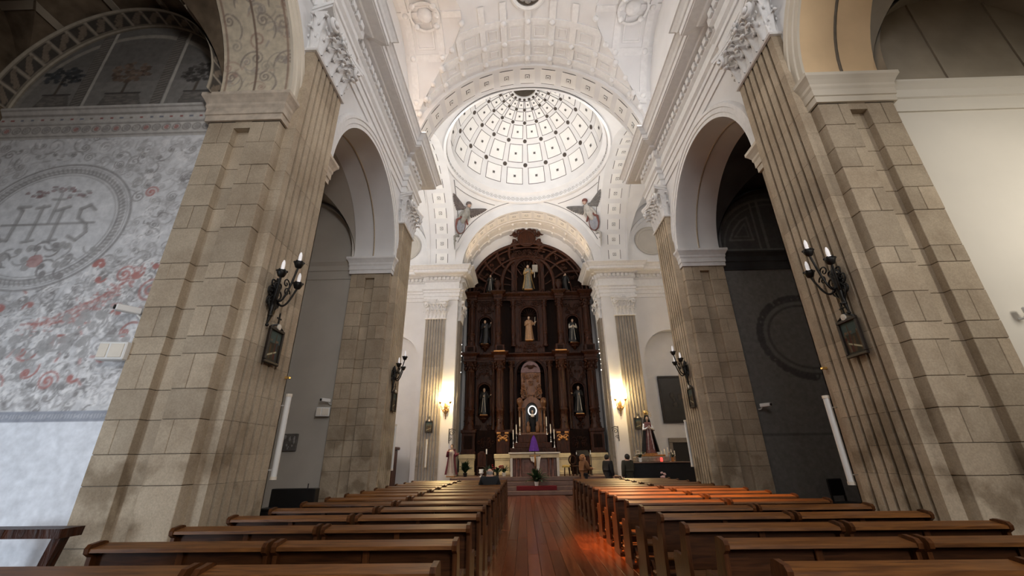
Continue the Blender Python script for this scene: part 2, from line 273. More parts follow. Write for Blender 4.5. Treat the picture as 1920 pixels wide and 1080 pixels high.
# ------------------------------------------------------------------ painted surfaces: a colour attribute computed on a fine grid
class Canvas:
    def __init__(s, a0, a1, b0, b1, res, base):
        s.a0, s.b0, s.res = a0, b0, res
        s.na = int(round((a1 - a0) / res)) + 1; s.nb = int(round((b1 - b0) / res)) + 1
        s.A = np.linspace(a0, a1, s.na); s.B = np.linspace(b0, b1, s.nb)
        s.img = np.zeros((s.nb, s.na, 3)); s.img[:] = base
    def win(s, lo_a, hi_a, lo_b, hi_b):
        i0 = max(0, int((lo_a - s.a0) / s.res) - 1); i1 = min(s.na, int((hi_a - s.a0) / s.res) + 3)
        j0 = max(0, int((lo_b - s.b0) / s.res) - 1); j1 = min(s.nb, int((hi_b - s.b0) / s.res) + 3)
        return (j0, j1, i0, i1) if i1 > i0 and j1 > j0 else None
    def blend(s, w, mask, col, k=1.0):
        j0, j1, i0, i1 = w; m = (np.clip(mask, 0, 1) * k)[..., None]
        s.img[j0:j1, i0:i1] = s.img[j0:j1, i0:i1] * (1 - m) + np.array(col) * m
    def rect(s, a0, a1, b0, b1, col, k=1.0):
        w = s.win(a0, a1, b0, b1)
        if not w: return
        A, B = np.meshgrid(s.A[w[2]:w[3]], s.B[w[0]:w[1]]); s.blend(w, ((A >= a0) & (A <= a1) & (B >= b0) & (B <= b1)).astype(float), col, k)
    def poly(s, pts, col, k=1.0):
        aa = [p[0] for p in pts]; bb = [p[1] for p in pts]; w = s.win(min(aa), max(aa), min(bb), max(bb))
        if not w: return
        A, B = np.meshgrid(s.A[w[2]:w[3]], s.B[w[0]:w[1]]); ins = np.zeros(A.shape, bool); n = len(pts)
        for i in range(n):
            (x0, y0), (x1, y1) = pts[i], pts[(i + 1) % n]
            if y0 == y1: continue
            c = ((y0 > B) != (y1 > B)) & (A < (x1 - x0) * (B - y0) / (y1 - y0) + x0); ins ^= c
        s.blend(w, ins.astype(float), col, k)
    def line(s, pts, wd, col, k=1.0):
        for (x0, y0), (x1, y1) in zip(pts[:-1], pts[1:]):
            w = s.win(min(x0, x1) - wd, max(x0, x1) + wd, min(y0, y1) - wd, max(y0, y1) + wd)
            if not w: continue
            A, B = np.meshgrid(s.A[w[2]:w[3]], s.B[w[0]:w[1]]); dx, dy = x1 - x0, y1 - y0; L = dx * dx + dy * dy + 1e-12
            t = np.clip(((A - x0) * dx + (B - y0) * dy) / L, 0, 1); d = np.hypot(A - x0 - t * dx, B - y0 - t * dy)
            s.blend(w, np.clip((wd - d) / s.res + 0.5, 0, 1), col, k)
    def ellipse(s, ca, cb, ra, rb, col, k=1.0, ring=None):
        w = s.win(ca - ra * 1.1, ca + ra * 1.1, cb - rb * 1.1, cb + rb * 1.1)
        if not w: return
        A, B = np.meshgrid(s.A[w[2]:w[3]], s.B[w[0]:w[1]]); q = np.hypot((A - ca) / ra, (B - cb) / rb)
        m = (q <= 1).astype(float) if ring is None else np.clip((ring - np.abs(q - 1) * min(ra, rb)) / s.res + 0.5, 0, 1)
        s.blend(w, m, col, k)
    def spiral(s, ca, cb, r, turns, wd, col, k=1.0, ph=0.0, sg=1):
        n = int(14 * turns) + 4
        s.line([(ca + r * (1 - 0.93 * i / n) * cos(ph + sg * 2 * pi * turns * i / n), cb + r * (1 - 0.93 * i / n) * sin(ph + sg * 2 * pi * turns * i / n)) for i in range(n + 1)], wd, col, k)
    def scroll(s, a, b, L, ph, wd, col, k=1.0, sg=1):
        # a curling stem that ends in a spiral
        pts = []; x, y, t = a, b, ph; n = 14
        for i in range(n): pts.append((x, y)); x += L / n * cos(t); y += L / n * sin(t); t += sg * 0.14
        s.line(pts, wd, col, k); s.spiral(x - L * 0.22 * cos(t - sg * pi / 2), y - L * 0.22 * sin(t - sg * pi / 2), L * 0.22, 1.6, wd, col, k, t - sg * pi / 2, sg)
    def object(s, name, f, mat, parent=None):
        # f(A, B) -> X, Y, Z arrays
        A, B = np.meshgrid(s.A, s.B); X, Y, Z = f(A, B)
        co = np.stack([X, Y, Z], -1).reshape(-1, 3).astype(np.float32)
        idx = np.arange(s.na * s.nb).reshape(s.nb, s.na)
        q = np.stack([idx[:-1, :-1], idx[:-1, 1:], idx[1:, 1:], idx[1:, :-1]], -1).reshape(-1, 4).astype(np.int32)
        me = bpy.data.meshes.new(name); me.vertices.add(len(co)); me.vertices.foreach_set('co', co.ravel())
        me.loops.add(q.size); me.loops.foreach_set('vertex_index', q.ravel()); me.polygons.add(len(q)); me.polygons.foreach_set('loop_start', np.arange(0, q.size, 4, dtype=np.int32)); me.polygons.foreach_set('use_smooth', np.ones(len(q), bool))
        me.update(calc_edges=True); ca = me.color_attributes.new('paint', 'FLOAT_COLOR', 'POINT')
        c4 = np.ones((len(co), 4), np.float32); c4[:, :3] = np.clip(s.img.reshape(-1, 3), 0, 1); ca.data.foreach_set('color', c4.ravel())
        me.materials.append(mat); return inst(name, me, parent)
def scatter_ornament(cv, n, a, b, colors, rs, seed, avoid=None, L=(0.18, 0.5)):
    R = random.Random(seed)
    for i in range(n):
        x = R.uniform(*a); y = R.uniform(*b)
        if avoid and avoid(x, y): continue
        c = R.choice(colors); wd = R.uniform(*rs); t = R.random()
        if t < 0.45: cv.scroll(x, y, R.uniform(*L), R.uniform(0, 2 * pi), wd, c, R.uniform(0.5, 0.95), R.choice((-1, 1)))
        elif t < 0.6: cv.spiral(x, y, R.uniform(0.08, 0.2), R.uniform(1.2, 2.2), wd, c, 0.8, R.uniform(0, 6))
        else:
            ph = R.uniform(0, pi); l = R.uniform(0.04, 0.16); cv.line([(x, y), (x + l * cos(ph), y + l * sin(ph))], wd * 1.3, c, R.uniform(0.4, 0.9))

# ------------------------------------------------------------------ dimensions of the building (metres; nave axis x = 0, altar towards +y)
W = 4.92; PF = 4.72; JO = 6.25; ZI = 7.40; ZA = 8.05; ZC = 10.77; ZT = 12.93
PIERS = [(-1.25, 0.80), (5.70, 7.60), (12.50, 14.03)]
ARCHES = [(3.25, 2.45), (10.05, 2.45)]
CHX0, CHX1, CHC, CHR = 6.25, 10.5, 8.375, 2.125
CRY = 18.9; DZ = 18.6; DR = 4.5

# ------------------------------------------------------------------ floor
fl = MB(); fl.box(-11, -7.2, -0.3, 11, 27.2, -0.02)
floor = fl.build('floor', M_FLOOR2); tag(floor, 'dark wooden church floor under the pews and along the aisle', 'floor', kind='structure')
nb = 13; pw = 2.6 / nb; R = random.Random(3)
plank_cache = {}
for i in range(nb):
    y = 1.2 - R.uniform(0, 1.5)
    while y < 21.3:
        L = R.choice((3.6, 4.4, 5.2)); y1 = min(y + L, 21.3)
        key = round(y1 - y, 2)
        if key not in plank_cache:
            b = MB(); b.bbox(-pw / 2 + 0.003, 0.002, -0.03, pw / 2 - 0.003, key - 0.002, 0.0, 0.003); plank_cache[key] = b.mesh('plank', M_FLOOR)
        inst('plank', plank_cache[key], floor, T(-1.3 + (i + 0.5) * pw, y, R.uniform(0, 0.003))); y = y1

# ------------------------------------------------------------------ nave side walls: plaster above the imposts, arches, archivolts
def arch_pts(yc, r, zc, n=36, a0=0.0, a1=pi): return [(yc - r * cos(a0 + (a1 - a0) * i / n), zc + r * sin(a0 + (a1 - a0) * i / n)) for i in range(n + 1)]
def side_wall(s):
    name = 'wall_left' if s < 0 else 'wall_right'
    m = MB(); top = 18.2
    for x in (W, JO):
        for y0, y1 in ((-7.0, PIERS[0][1]), PIERS[1], PIERS[2]): m.quad((s * x, y0, ZA - 0.02), (s * x, y1, ZA - 0.02), (s * x, y1, top), (s * x, y0, top))
        for yc, r in ARCHES:
            p = arch_pts(yc, r, ZA)
            m.grid([[(s * x, y, z) for y, z in p], [(s * x, y, top) for y, z in p]])
    m.quad((s * W, 14.03, ZA), (s * JO, 14.03, ZA), (s * JO, 14.03, top), (s * W, 14.03, top))
    o = m.build(name, M_PLASTER)
    tag(o, ('white plastered nave wall with round arches on the mural chapel side' if s < 0 else 'white plastered nave wall with round arches on the plain chapel side'), 'wall', kind='structure')
    for k, (yc, r) in enumerate(ARCHES):
        if s < 0 and k == 0:
            cv = Canvas(0, pi * r, W, JO, 0.022, (0.60, 0.53, 0.41))
            scatter_ornament(cv, 150, (0, pi * r), (W + 0.1, JO - 0.1), [(0.36, 0.31, 0.26), (0.42, 0.30, 0.24), (0.43, 0.38, 0.31), (0.38, 0.34, 0.30)], (0.010, 0.017), 5, L=(0.25, 0.55))
            for q in range(8):
                for e in (0.33, 1.0):
                    cv.scroll(pi * r - 0.15 - q * 0.55, W + e, 0.55, (pi if q % 2 else pi + 0.6), 0.013, (0.28, 0.24, 0.21), 0.8, 1 if q % 2 else -1)
            for e in (0.06, 1.26): cv.rect(0, 9, W + e - 0.02, W + e + 0.02, (0.32, 0.22, 0.17), 0.8)
            cv.rect(0, 9, W + 0.645, W + 0.70, (0.20, 0.14, 0.11), 0.9)
            cv.object('painted_soffit', lambda A, B: (s * B, yc - r * np.cos(A / r), ZA + r * np.sin(A / r)), M_PAINT, o)
        else:
            q = MB(); p = arch_pts(yc, r, ZA); q.grid([[(s * W, y, z) for y, z in p], [(s * JO, y, z) for y, z in p]])
            q.build('soffit', M_WARMLIT if (k == 0) else M_PLASTER, o, True)
            q = MB(); q.grid([[(s * x, y, z) for y, z in arch_pts(yc, rr, ZA)] for x, rr in ((5.56, r), (5.56, r - 0.025), (5.60, r - 0.025), (5.60, r))])
            q.build('soffit_fillet', M_MORTAR if k == 0 else M_STONE, o, True)
        # archivolt: three fasciae
        prof = [(0.0, 0.0), (0.0, 0.05), (0.10, 0.05), (0.115, 0.075), (0.23, 0.075), (0.245, 0.10), (0.33, 0.10), (0.36, 0.07), (0.38, 0.0)]
        q = MB(); q.grid([[(s * (W - d), y, z) for y, z in arch_pts(yc, r + e, ZA, 40)] for e, d in prof])
        ar = q.build('archivolt', M_CREAM if k == 0 else M_STUCCO, o); smooth_by_angle(ar, 30)
    return o
wall_L = side_wall(-1); wall_R = side_wall(1)

# ------------------------------------------------------------------ Corinthian capitals
def leaf_mesh(h, wd, curl, lobes=4, nu=8, nv=16):
    m = MB(); rows = []
    for j in range(nv + 1):
        t = j / nv; half = wd / 2 * (0.62 + 0.5 * sin(pi * min(1, t * 1.05)) - 0.38 * max(0, t - 0.75) / 0.25) * (1 + 0.16 * cos(2 * pi * lobes * t)); half = max(half, 0.012)
        ang = max(0.0, t - 0.62) / 0.38 * 1.9
        z = h * min(t, 0.66) + (h * 0.17 * sin(ang) if ang > 0 else 0); out = 0.07 * h + 0.24 * h * t ** 1.6 + (curl * (1 - cos(ang)) if ang > 0 else 0)
        rows.append([(u * half, out - 0.16 * h * abs(u) ** 1.5 + 0.035 * (1 - min(1, abs(u) * 3)) + 0.012 * cos(u * 14), z - 0.04 * h * abs(u)) for u in [-1 + 2 * i / nu for i in range(nu + 1)]])
    m.grid(rows); m.grid([[(x * 0.94, y - 0.055, z - 0.02) for x, y, z in r] for r in rows])
    tp = rows[-2][nu // 2]; m.sphere((tp[0], tp[1] - 0.035, tp[2] - 0.03), 0.046, 8, 6, (1.6, 0.9, 0.75)); tp = rows[nv // 2][nu // 2]
    for sg in (-1, 1): m.sphere((sg * wd * 0.36, tp[1] - 0.03, tp[2] + 0.06), 0.032, 6, 5, (0.9, 0.8, 1.5))
    return m
LEAF1 = leaf_mesh(0.60, 0.30, 0.09).mesh('acanthus_leaf', M_STUCCO, True)
LEAF2 = leaf_mesh(0.64, 0.30, 0.09).mesh('acanthus_leaf', M_STUCCO, True)
def volute(sg):
    m = MB(); pts = []
    for i in range(12): t = i / 11; pts.append((sg * (0.22 + 0.36 * t), 0.10 + 0.12 * t, 0.62 + 0.32 * math.sqrt(t)))
    for i in range(22): a = i / 21 * 2 * pi * 1.5; r = 0.16 * (1 - i / 25); pts.append((sg * (0.60 + r * sin(a) * 0.9), 0.24 + 0.10 * i / 21, 0.79 + r * cos(a)))
    m.tube(pts, [0.035] * 12 + [0.045] * 22, 6); return m
VOL = [volute(-1).mesh('volute', M_STUCCO, True), volute(1).mesh('volute', M_STUCCO, True)]
def rosette_mesh(r, n, mat, name, depth=0.06):
    m = MB()
    for k in range(n):
        a = 2 * pi * k / n; m.sphere((cos(a) * r * 0.62, depth * 0.5, sin(a) * r * 0.62), r * 0.36, 6, 5, (1, 0.6, 1))
    m.sphere((0, depth * 0.8, 0), r * 0.3, 8, 6); return m.mesh(name, mat, True)
FLOWER = rosette_mesh(0.15, 6, M_STUCCO, 'abacus_flower')
cb = MB()
# bell, astragal and abacus in local axes: u across, v outwards, z up
hw = 0.66
rows = []
for z, g in ((0.0, 0.0), (0.06, 0.0), (0.5, 0.015), (0.85, 0.06), (1.03, 0.13)):
    rows.append([(-hw - g, -0.22, z), (-hw - g, 0.02 + g, z), (hw + g, 0.02 + g, z), (hw + g, -0.22, z)])
cb.grid(rows)
cb.sweep([(-hw, -0.22), (-hw, 0.0), (hw, 0.0), (hw, -0.22)], [(0.0, -0.07), (0.05, -0.07), (0.07, -0.035), (0.05, 0.0), (0.0, 0.0)])
ap = []
for i in range(13): t = -1 + 2 * i / 12; ap.append((t * (hw + 0.22), 0.30 - 0.14 * (1 - t * t)))
ap = [(-hw - 0.10, -0.22)] + ap + [(hw + 0.10, -0.22)]
cb.prism(ap, 1.03, 1.10, lambda u, v, h: (u, v, h)); cb.prism([(u * 1.03, v * 1.06 if v > 0 else v) for u, v in ap], 1.10, 1.20, lambda u, v, h: (u, v, h))
BELL = cb.mesh('capital', M_STUCCO)
def capital(parent, M, sc=1.0):
    c = inst('capital', BELL, parent, M @ Matrix.Diagonal((sc, sc, 1, 1)))
    for u in (-0.52, -0.26, 0.0, 0.26, 0.52): inst('acanthus_leaf', LEAF1, c, T(u, 0.0, 0.0))
    for u in (-0.39, -0.13, 0.13, 0.39): inst('acanthus_leaf', LEAF2, c, T(u, -0.01, 0.32))
    for u in (-0.26, 0.0, 0.26): inst('acanthus_leaf', LEAF2, c, T(u, 0.02, 0.56) @ Matrix.Scale(0.62, 4))
    for sg in (-1, 1):
        inst('acanthus_leaf', LEAF1, c, T(sg * (hw - 0.02), -0.11, 0.0) @ Matrix.Rotation(-sg * pi / 2, 4, 'Z') @ Matrix.Diagonal((0.7, 0.8, 1, 1)))
        inst('acanthus_leaf', LEAF2, c, T(sg * (hw - 0.02), -0.11, 0.36) @ Matrix.Rotation(-sg * pi / 2, 4, 'Z') @ Matrix.Diagonal((0.7, 0.8, 1, 1))); inst('acanthus_leaf', LEAF2, c, T(sg * (hw - 0.05), -0.03, 0.34) @ Matrix.Rotation(-sg * pi / 4, 4, 'Z') @ Matrix.Diagonal((0.7, 1, 1, 1)))
        inst('volute', VOL[0 if sg < 0 else 1], c, Matrix.Identity(4))
    inst('abacus_flower', FLOWER, c, T(0, 0.17, 1.09)); return c

# ------------------------------------------------------------------ stone piers: ashlar blocks, fluted pilaster blocks, impost, capital
COURSES = [0.0, 0.62, 1.31, 1.69, 2.13, 2.54, 3.04, 3.30, 3.77, 4.23, 4.51, 5.15, 5.59, 6.02, 6.43, 6.94, 7.42]
PCOURSES = COURSES[:-1] + [7.42, 7.95, 8.40, 8.82, 9.20, 9.51]
def flute_profile(wd):
    # (u, v): v = 0 at the face, negative into the stone
    n = 6; gw = 0.06; gp = (wd - 0.37) / (n - 1); pts = [(0, -0.24), (0, 0)]
    for k in range(n):
        c = 0.185 + k * gp; pts.append((c - gw / 2, 0))
        for q in range(1, 6): a = pi * q / 6; pts.append((c - gw / 2 * cos(a), -0.11 * sin(a) ** 0.5))
        pts.append((c + gw / 2, 0))
    return pts + [(wd, 0), (wd, -0.24)]
def pil_block(wd, h, g=0.0018):
    m = MB(); m.prism(flute_profile(wd), g, h - g, lambda u, v, z: (u, v, z)); return m
PIL_CACHE = {}
def pillar(s, k):
    y0, y1 = PIERS[k]; near = (k == 1)
    lab = {(-1, 1): 'nearer stone pier with fluted pilaster beside the mural chapel', (1, 1): 'nearer stone pier with fluted pilaster beside the plain white chapel',
           (-1, 2): 'farther stone pier on the mural chapel side at the crossing', (1, 2): 'farther stone pier at the crossing beside the dark chapel'}[(s, k)]
    root = empty('pillar', (s * 5.5, (y0 + y1) / 2, 0)); tag(root, lab, 'pillar', 'stone piers of the nave', 'structure')
    def rel(m): return T(-s * 5.5, -(y0 + y1) / 2, 0)
    def put(m, name, mats, smooth=False):
        o = m.build(name, mats, root); o.matrix_local = T(-s * 5.5, -(y0 + y1) / 2, 0); return o
    def bx(m, xa, xb, ya, yb, za, zb): m.box(min(s * xa, s * xb), ya, za, max(s * xa, s * xb), yb, zb)
    core = MB(); bx(core, W + 0.012, JO - 0.012, y0 + 0.135, y1 - 0.012, 0.0, ZA - 0.02); bx(core, W + 0.012, 5.45 - 0.01, y0 + 0.012, y0 + 0.2, 0, ZA - 0.02); bx(core, 5.77, JO - 0.012, y0 + 0.012, y0 + 0.2, 0, ZA - 0.02); bx(core, PF + 0.08, W + 0.05, y0 + 0.22, y0 + 0.2 + 1.30, 0, 9.51)
    put(core, 'mortar_core', M_MORTAR)
    bk = MB(); bx(bk, W, JO, y1 - 0.02, y1, 0, ZA - 0.02); bx(bk, W, W + 0.02, y0 + 1.5, y1, 0, ZA); put(bk, 'rear_face', M_STONE)
    R = random.Random(k * 10 + s); g = 0.004
    for i in range(len(COURSES) - 1):
        z0, z1 = COURSES[i] + g, COURSES[i + 1] - g
        d = lambda: R.uniform(-0.004, 0.004)
        # inner strip with the corner, outer strip, recessed channel
        if i % 2 == 0 or i == 1:
            e = d(); m = MB(); m.bbox(min(s * (W + e), s * 5.45), y0 + e, z0, max(s * (W + e), s * 5.45), y0 + 0.22, z1, 0.006); put(m, 'stone_block', M_STONE)
            e = d(); m = MB(); m.bbox(min(s * 5.76, s * JO), y0 + e, z0, max(s * 5.76, s * JO), y0 + 0.22, z1, 0.006); put(m, 'stone_block', M_STONE)
        else:
            c = R.uniform(5.15, 5.28)
            for xa, xb in ((W, c - g), (c + g, 5.45)): e = d(); m = MB(); m.bbox(min(s * xa, s * xb), y0 + e, z0, max(s * xa, s * xb), y0 + 0.22, z1, 0.006); put(m, 'stone_block', M_STONE)
            c = R.uniform(5.95, 6.08)
            for xa, xb in ((5.76, c - g), (c + g, JO)): e = d(); m = MB(); m.bbox(min(s * xa, s * xb), y0 + e, z0, max(s * xa, s * xb), y0 + 0.22, z1, 0.006); put(m, 'stone_block', M_STONE)
        m = MB(); m.bbox(min(s * 5.44, s * 5.77), y0 + 0.12, z0, max(s * 5.44, s * 5.77), y0 + 0.2, min(z1, 7.28), 0.004); put(m, 'stone_block', M_STONE)
    cap = MB(); bx(cap, 5.45, 5.76, y0 + 0.005, y0 + 0.2, 7.28, 7.45); put(cap, 'channel_lintel', M_STONE)
    # pilaster
    pw_ = 1.32 if near else 1.26; py0 = y0 + 0.20
    for i in range(len(PCOURSES) - 1):
        h = round(PCOURSES[i + 1] - PCOURSES[i], 3); key = (pw_, h)
        if key not in PIL_CACHE: PIL_CACHE[key] = pil_block(pw_, h).mesh('pilaster_block', M_STONE)
        o = inst('pilaster_block', PIL_CACHE[key], root)
        o.matrix_local = T(-s * 5.5, -(y0 + y1) / 2, 0) @ frame((s * (PF + R.uniform(-0.002, 0.002)), py0, PCOURSES[i]), (0, 1, 0), (-s, 0, 0), (0, 0, 1))
    c = capital(root, T(-s * 5.5, -(y0 + y1) / 2, 0) @ frame((s * PF, py0 + pw_ / 2, 9.57), (0, 1, 0), (-s, 0, 0), (0, 0, 1)), pw_ / 1.32)
    # impost mouldings (on both jambs)
    ip = [(0.0, ZI + 0.03), (0.04, ZI + 0.03), (0.04, ZI + 0.16), (0.06, ZI + 0.17), (0.06, ZI + 0.31), (0.08, ZI + 0.36), (0.08, ZI + 0.42), (0.12, ZI + 0.50), (0.16, ZI + 0.56), (0.16, ZA - 0.02), (0.0, ZA - 0.02)]
    m = MB()
    for path in ([(W, y0 + 0.2), (W, y0), (JO + 0.03, y0), (JO + 0.03, y0 + 0.16)], [(W, py0 + pw_), (W, y1), (JO + 0.03, y1)]):
        p = [(s * x, y) for x, y in path]
        flip = -1 if ((s > 0) == (path[1][1] < py0 + 0.5)) else 1
        m.sweep(p, [(flip * o, z) for o, z in ip])
    if s < 0 and near:
        M = simple('painted impost plaster', (0.55, 0.47, 0.38), 0.85, var=0.22, scale=7, spec=0.2)
    else: M = M_CREAM if near else M_STUCCO
    put(m, 'impost', M)
    return root
pillars = {(s, k): pillar(s, k) for s in (-1, 1) for k in (1, 2)}
# plain piers behind the camera, never in the photo but closing the first arches
for s in (-1, 1):
    m = MB(); m.box(min(s * W, s * JO), -7.0, 0, max(s * W, s * JO), 0.80, ZA); o = m.build('pillar', M_STONE)
    tag(o, 'plain stone pier beside the entrance on the %s chapel side' % ('mural' if s < 0 else 'plain'), 'pillar', 'stone piers of the nave', 'structure')

# ------------------------------------------------------------------ entablature with dentils
ENT = [(0.0, ZC), (0.04, ZC), (0.04, 11.0), (0.08, 11.01), (0.08, 11.25), (0.12, 11.26), (0.12, 11.38), (0.19, 11.46), (0.19, 11.49), (0.05, 11.50), (0.05, 11.97), (0.09, 12.0), (0.14, 12.05), (0.14, 12.29), (0.30, 12.31), (0.33, 12.36), (0.60, 12.40), (0.60, 12.43), (0.64, 12.44), (0.64, 12.60), (0.68, 12.62), (0.72, 12.70), (0.80, 12.80), (0.84, 12.82), (0.84, 12.87), (0.0, 12.93)]
dm = MB(); dm.bbox(-0.088, 0.0, 12.09, 0.088, 0.085, 12.285, 0.008); DENTIL = dm.mesh('dentil', M_STUCCO)
def entablature(path, s, label, dent_segs, mat):
    m = MB(); m.sweep([(s * x, y) for x, y in path], [((o if s > 0 else -o), z) for o, z in ENT])
    e = m.build('cornice', mat); tag(e, label, 'cornice', 'entablatures', 'structure')
    for (xa, ya), (xb, yb) in dent_segs:
        L = math.hypot(xb - xa, yb - ya); n = int(L / 0.25); d = ((xb - xa) / L, (yb - ya) / L); nn = (-d[1], d[0])
        for i in range(n):
            t = (i + 0.5) * L / n; x = xa + d[0] * t + nn[0] * 0.13; y = ya + d[1] * t + nn[1] * 0.13
            inst('dentil', DENTIL, e, frame((s * x, y, 0), (s * d[0], d[1], 0), (s * nn[0], nn[1], 0), (0, 0, 1)))
    return e
for s in (-1, 1):
    side = 'mural' if s < 0 else 'plain'
    entablature([(W, -6.9), (W, 5.78), (PF + 0.02, 5.78), (PF + 0.02, 7.34), (W, 7.34), (W, 12.58), (PF + 0.02, 12.58), (PF + 0.02, 14.05), (10.7, 14.05)], s,
        'long white nave entablature with dentils over the %s chapel arches' % side,
        [((W, 4.0), (W, 5.78)), ((PF + 0.02, 5.8), (PF + 0.02, 7.32)), ((W, 7.34), (W, 12.58)), ((PF + 0.02, 12.6), (PF + 0.02, 14.05))], M_STUCCO)
    entablature([(10.7, 24.0), (6.52, 24.0), (6.52, 23.74), (4.43, 23.74), (4.43, 23.98), (4.28, 23.98), (4.28, 25.1), (4.43, 25.1), (4.43, 25.7)], s,
        'white transept entablature with dentils beside the altarpiece, %s chapel side' % side,
        [((10.6, 24.0), (6.52, 24.0)), ((6.52, 23.74), (4.43, 23.74)), ((4.28, 23.98), (4.28, 25.1))], M_STUCCO)
M_BROWNVAULT = simple('brown painted vault plaster', (0.15, 0.115, 0.08), 0.9, var=0.45, scale=3.0, spec=0.1)  # brown paint, darkened further to hold the chapel's shade
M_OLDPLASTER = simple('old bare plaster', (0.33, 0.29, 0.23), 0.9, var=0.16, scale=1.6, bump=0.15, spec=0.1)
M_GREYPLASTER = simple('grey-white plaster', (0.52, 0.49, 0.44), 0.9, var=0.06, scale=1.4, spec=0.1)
# ------------------------------------------------------------------ groin vaults with plaster bands and bosses
bm_ = MB(); bm_.sphere((0, 0, 0), 0.115, 10, 7); BOSS = bm_.mesh('boss', M_STUCCO, True)
bm_ = MB(); bm_.sphere((0, 0, 0), 0.30, 14, 9); BIGBOSS = bm_.mesh('boss', M_STUCCO, True)
def groin(xc, yc, a, b, zs, rise, name, label, mat, deco=True, r2=None):
    # main barrel along y (height rise over half-width a) cut by lateral barrels along x (height r2 over half-length b)
    r2 = r2 or rise
    def P(web, th, s, off=0.0):
        if web in ('far', 'near'):
            z = rise * cos(th); c = z / r2; g = 0.0 if c >= 1 else math.sqrt(max(0.0, 1 - c * c)); q = b * (g + s * (1 - g))
            return Vector((xc + a * sin(th) * (1 - off / a), yc + (q if web == 'far' else -q), zs + (rise - off) * cos(th)))
        z = r2 * cos(th); c = z / rise; g = math.sqrt(max(0.0, 1 - c * c)); q = a * (g + s * (1 - g))
        return Vector((xc + (q if web == 'east' else -q), yc + b * sin(th) * (1 - off / b), zs + (r2 - off) * cos(th)))
    def gq(web, th):
        c = (rise * cos(th) / r2) if web in ('far', 'near') else (r2 * cos(th) / rise); return 0.0 if c >= 1 else math.sqrt(max(0.0, 1 - c * c))
    def lim(web, q):
        k = (r2 / rise if web in ('far', 'near') else rise / r2) * math.sqrt(max(0.0, 1 - q * q)); return math.acos(min(1.0, k))
    m = MB(); N = 48; t0_ = math.acos(min(1.0, r2 / rise))
    for web in ('far', 'near', 'east', 'west'):
        tl = sorted(set([-pi / 2 + pi * i / N for i in range(N + 1)] + ([sg * (t0_ + e) for sg in (-1, 1) for e in (-1e-4, 1e-4, 0.004, 0.012, 0.03)] if r2 < rise and web in ('far', 'near') else [sg * e for sg in (-1, 1) for e in (0.01, 0.03)])))
        m.grid([[P(web, t_, j / 8) for t_ in tl] for j in range(9)])
    o = m.build(name, mat, None, True); tag(o, label, 'ceiling', None, 'structure')
    if not deco: return o, P
    def band_s(web, q0, q1, L):
        t1 = lim(web, q0 / L); n = 24
        if t1 < 0.05: return
        rows = []
        for qq, off in ((q0, 0.0), (q0, 0.05), (q1, 0.05), (q1, 0.0)):
            row = []
            for i in range(n + 1):
                th = -t1 + 2 * t1 * i / n; g = gq(web, th); row.append(P(web, th, max(0.0, (qq / L - g) / max(1e-4, 1 - g)), off))
            rows.append(row)
        mm = MB(); mm.grid(rows); mm.build('plaster_band', M_STUCCO, o, False)
    def band_t(web, th, hw_):
        mm = MB(); mm.grid([[P(web, th + dt, j / 10, off) for j in range(11)] for dt, off in ((-hw_, 0), (-hw_, 0.045), (hw_, 0.045), (hw_, 0))]); mm.build('plaster_band', M_STUCCO, o, False)
    for web, L, r_ in (('far', b, a), ('west', a, b), ('east', a, b)):
        qs = (0.30, 0.62, 0.88) if web == 'far' else (0.70, 0.94)
        for q in qs: band_s(web, L * q - 0.13, L * q + 0.13, L)
        ths = (-1.02, -0.80, -0.60, -0.38, -0.20, 0.0, 0.20, 0.38, 0.60, 0.80, 1.02) if web == 'far' else (-1.0, -0.52, 0.0, 0.52, 1.0)
        for th in ths: band_t(web, th, 0.12 / r_)
        for q in qs:
            for th in ths:
                g = gq(web, th)
                if q < g + 0.03 or (web == 'far' and abs(th) in (0.38, 0.8) and q < 0.5): continue
                inst('boss', BOSS, o, T(*P(web, th, (q - g) / (1 - g), 0.05)))
        # raised field panels between the bands
        for i in range(len(ths) - 1):
            for j in range(len(qs) - 1):
                t0, t1 = ths[i] + 0.26 / r_, ths[i + 1] - 0.26 / r_; q0, q1 = qs[j] + 0.24 / L, qs[j + 1] - 0.24 / L
                if max(gq(web, t0), gq(web, t1)) > q0 or t1 <= t0 or q1 <= q0: continue
                pt = lambda th, q, off: P(web, th, (q - gq(web, th)) / (1 - gq(web, th)), off)
                mm = MB(); n = 4; ring = [(t0 + (t1 - t0) * k / n, q0) for k in range(n)] + [(t1, q0 + (q1 - q0) * k / n) for k in range(n)] + [(t1 - (t1 - t0) * k / n, q1) for k in range(n)] + [(t0, q1 - (q1 - q0) * k / n) for k in range(n)]
                tm, qm = (t0 + t1) / 2, (q0 + q1) / 2
                mm.grid([[pt(tm + (t - tm) * f, qm + (q - qm) * f, off) for t, q in ring] for f, off in ((1.0, 0.0), (0.97, 0.028), (0.86, 0.028), (0.82, 0.0))], closed_u=True); mm.build('panel_moulding', M_STUCCO, o, False)
    for sx in (-1, 1):
        t0 = math.acos(r2 / rise)
        for i in range(8): th = sx * (t0 + (pi / 2 - t0) * (i + 0.1) / 8.2); inst('boss', BOSS, o, T(*P('far', th, 0.0, 0.05)))
    return o, P
vault2, VP2 = groin(0, 10.15, W, 2.80, ZT - 0.02, 4.80, 'ceiling', 'white groin vault with plaster bands and round bosses over the nave', M_PLASTER, True, 4.12)
groin(0, 3.0, W, 2.80, ZT - 0.02, 4.80, 'ceiling', 'plain white groin vault over the entrance bay', M_PLASTER, False, 4.12)
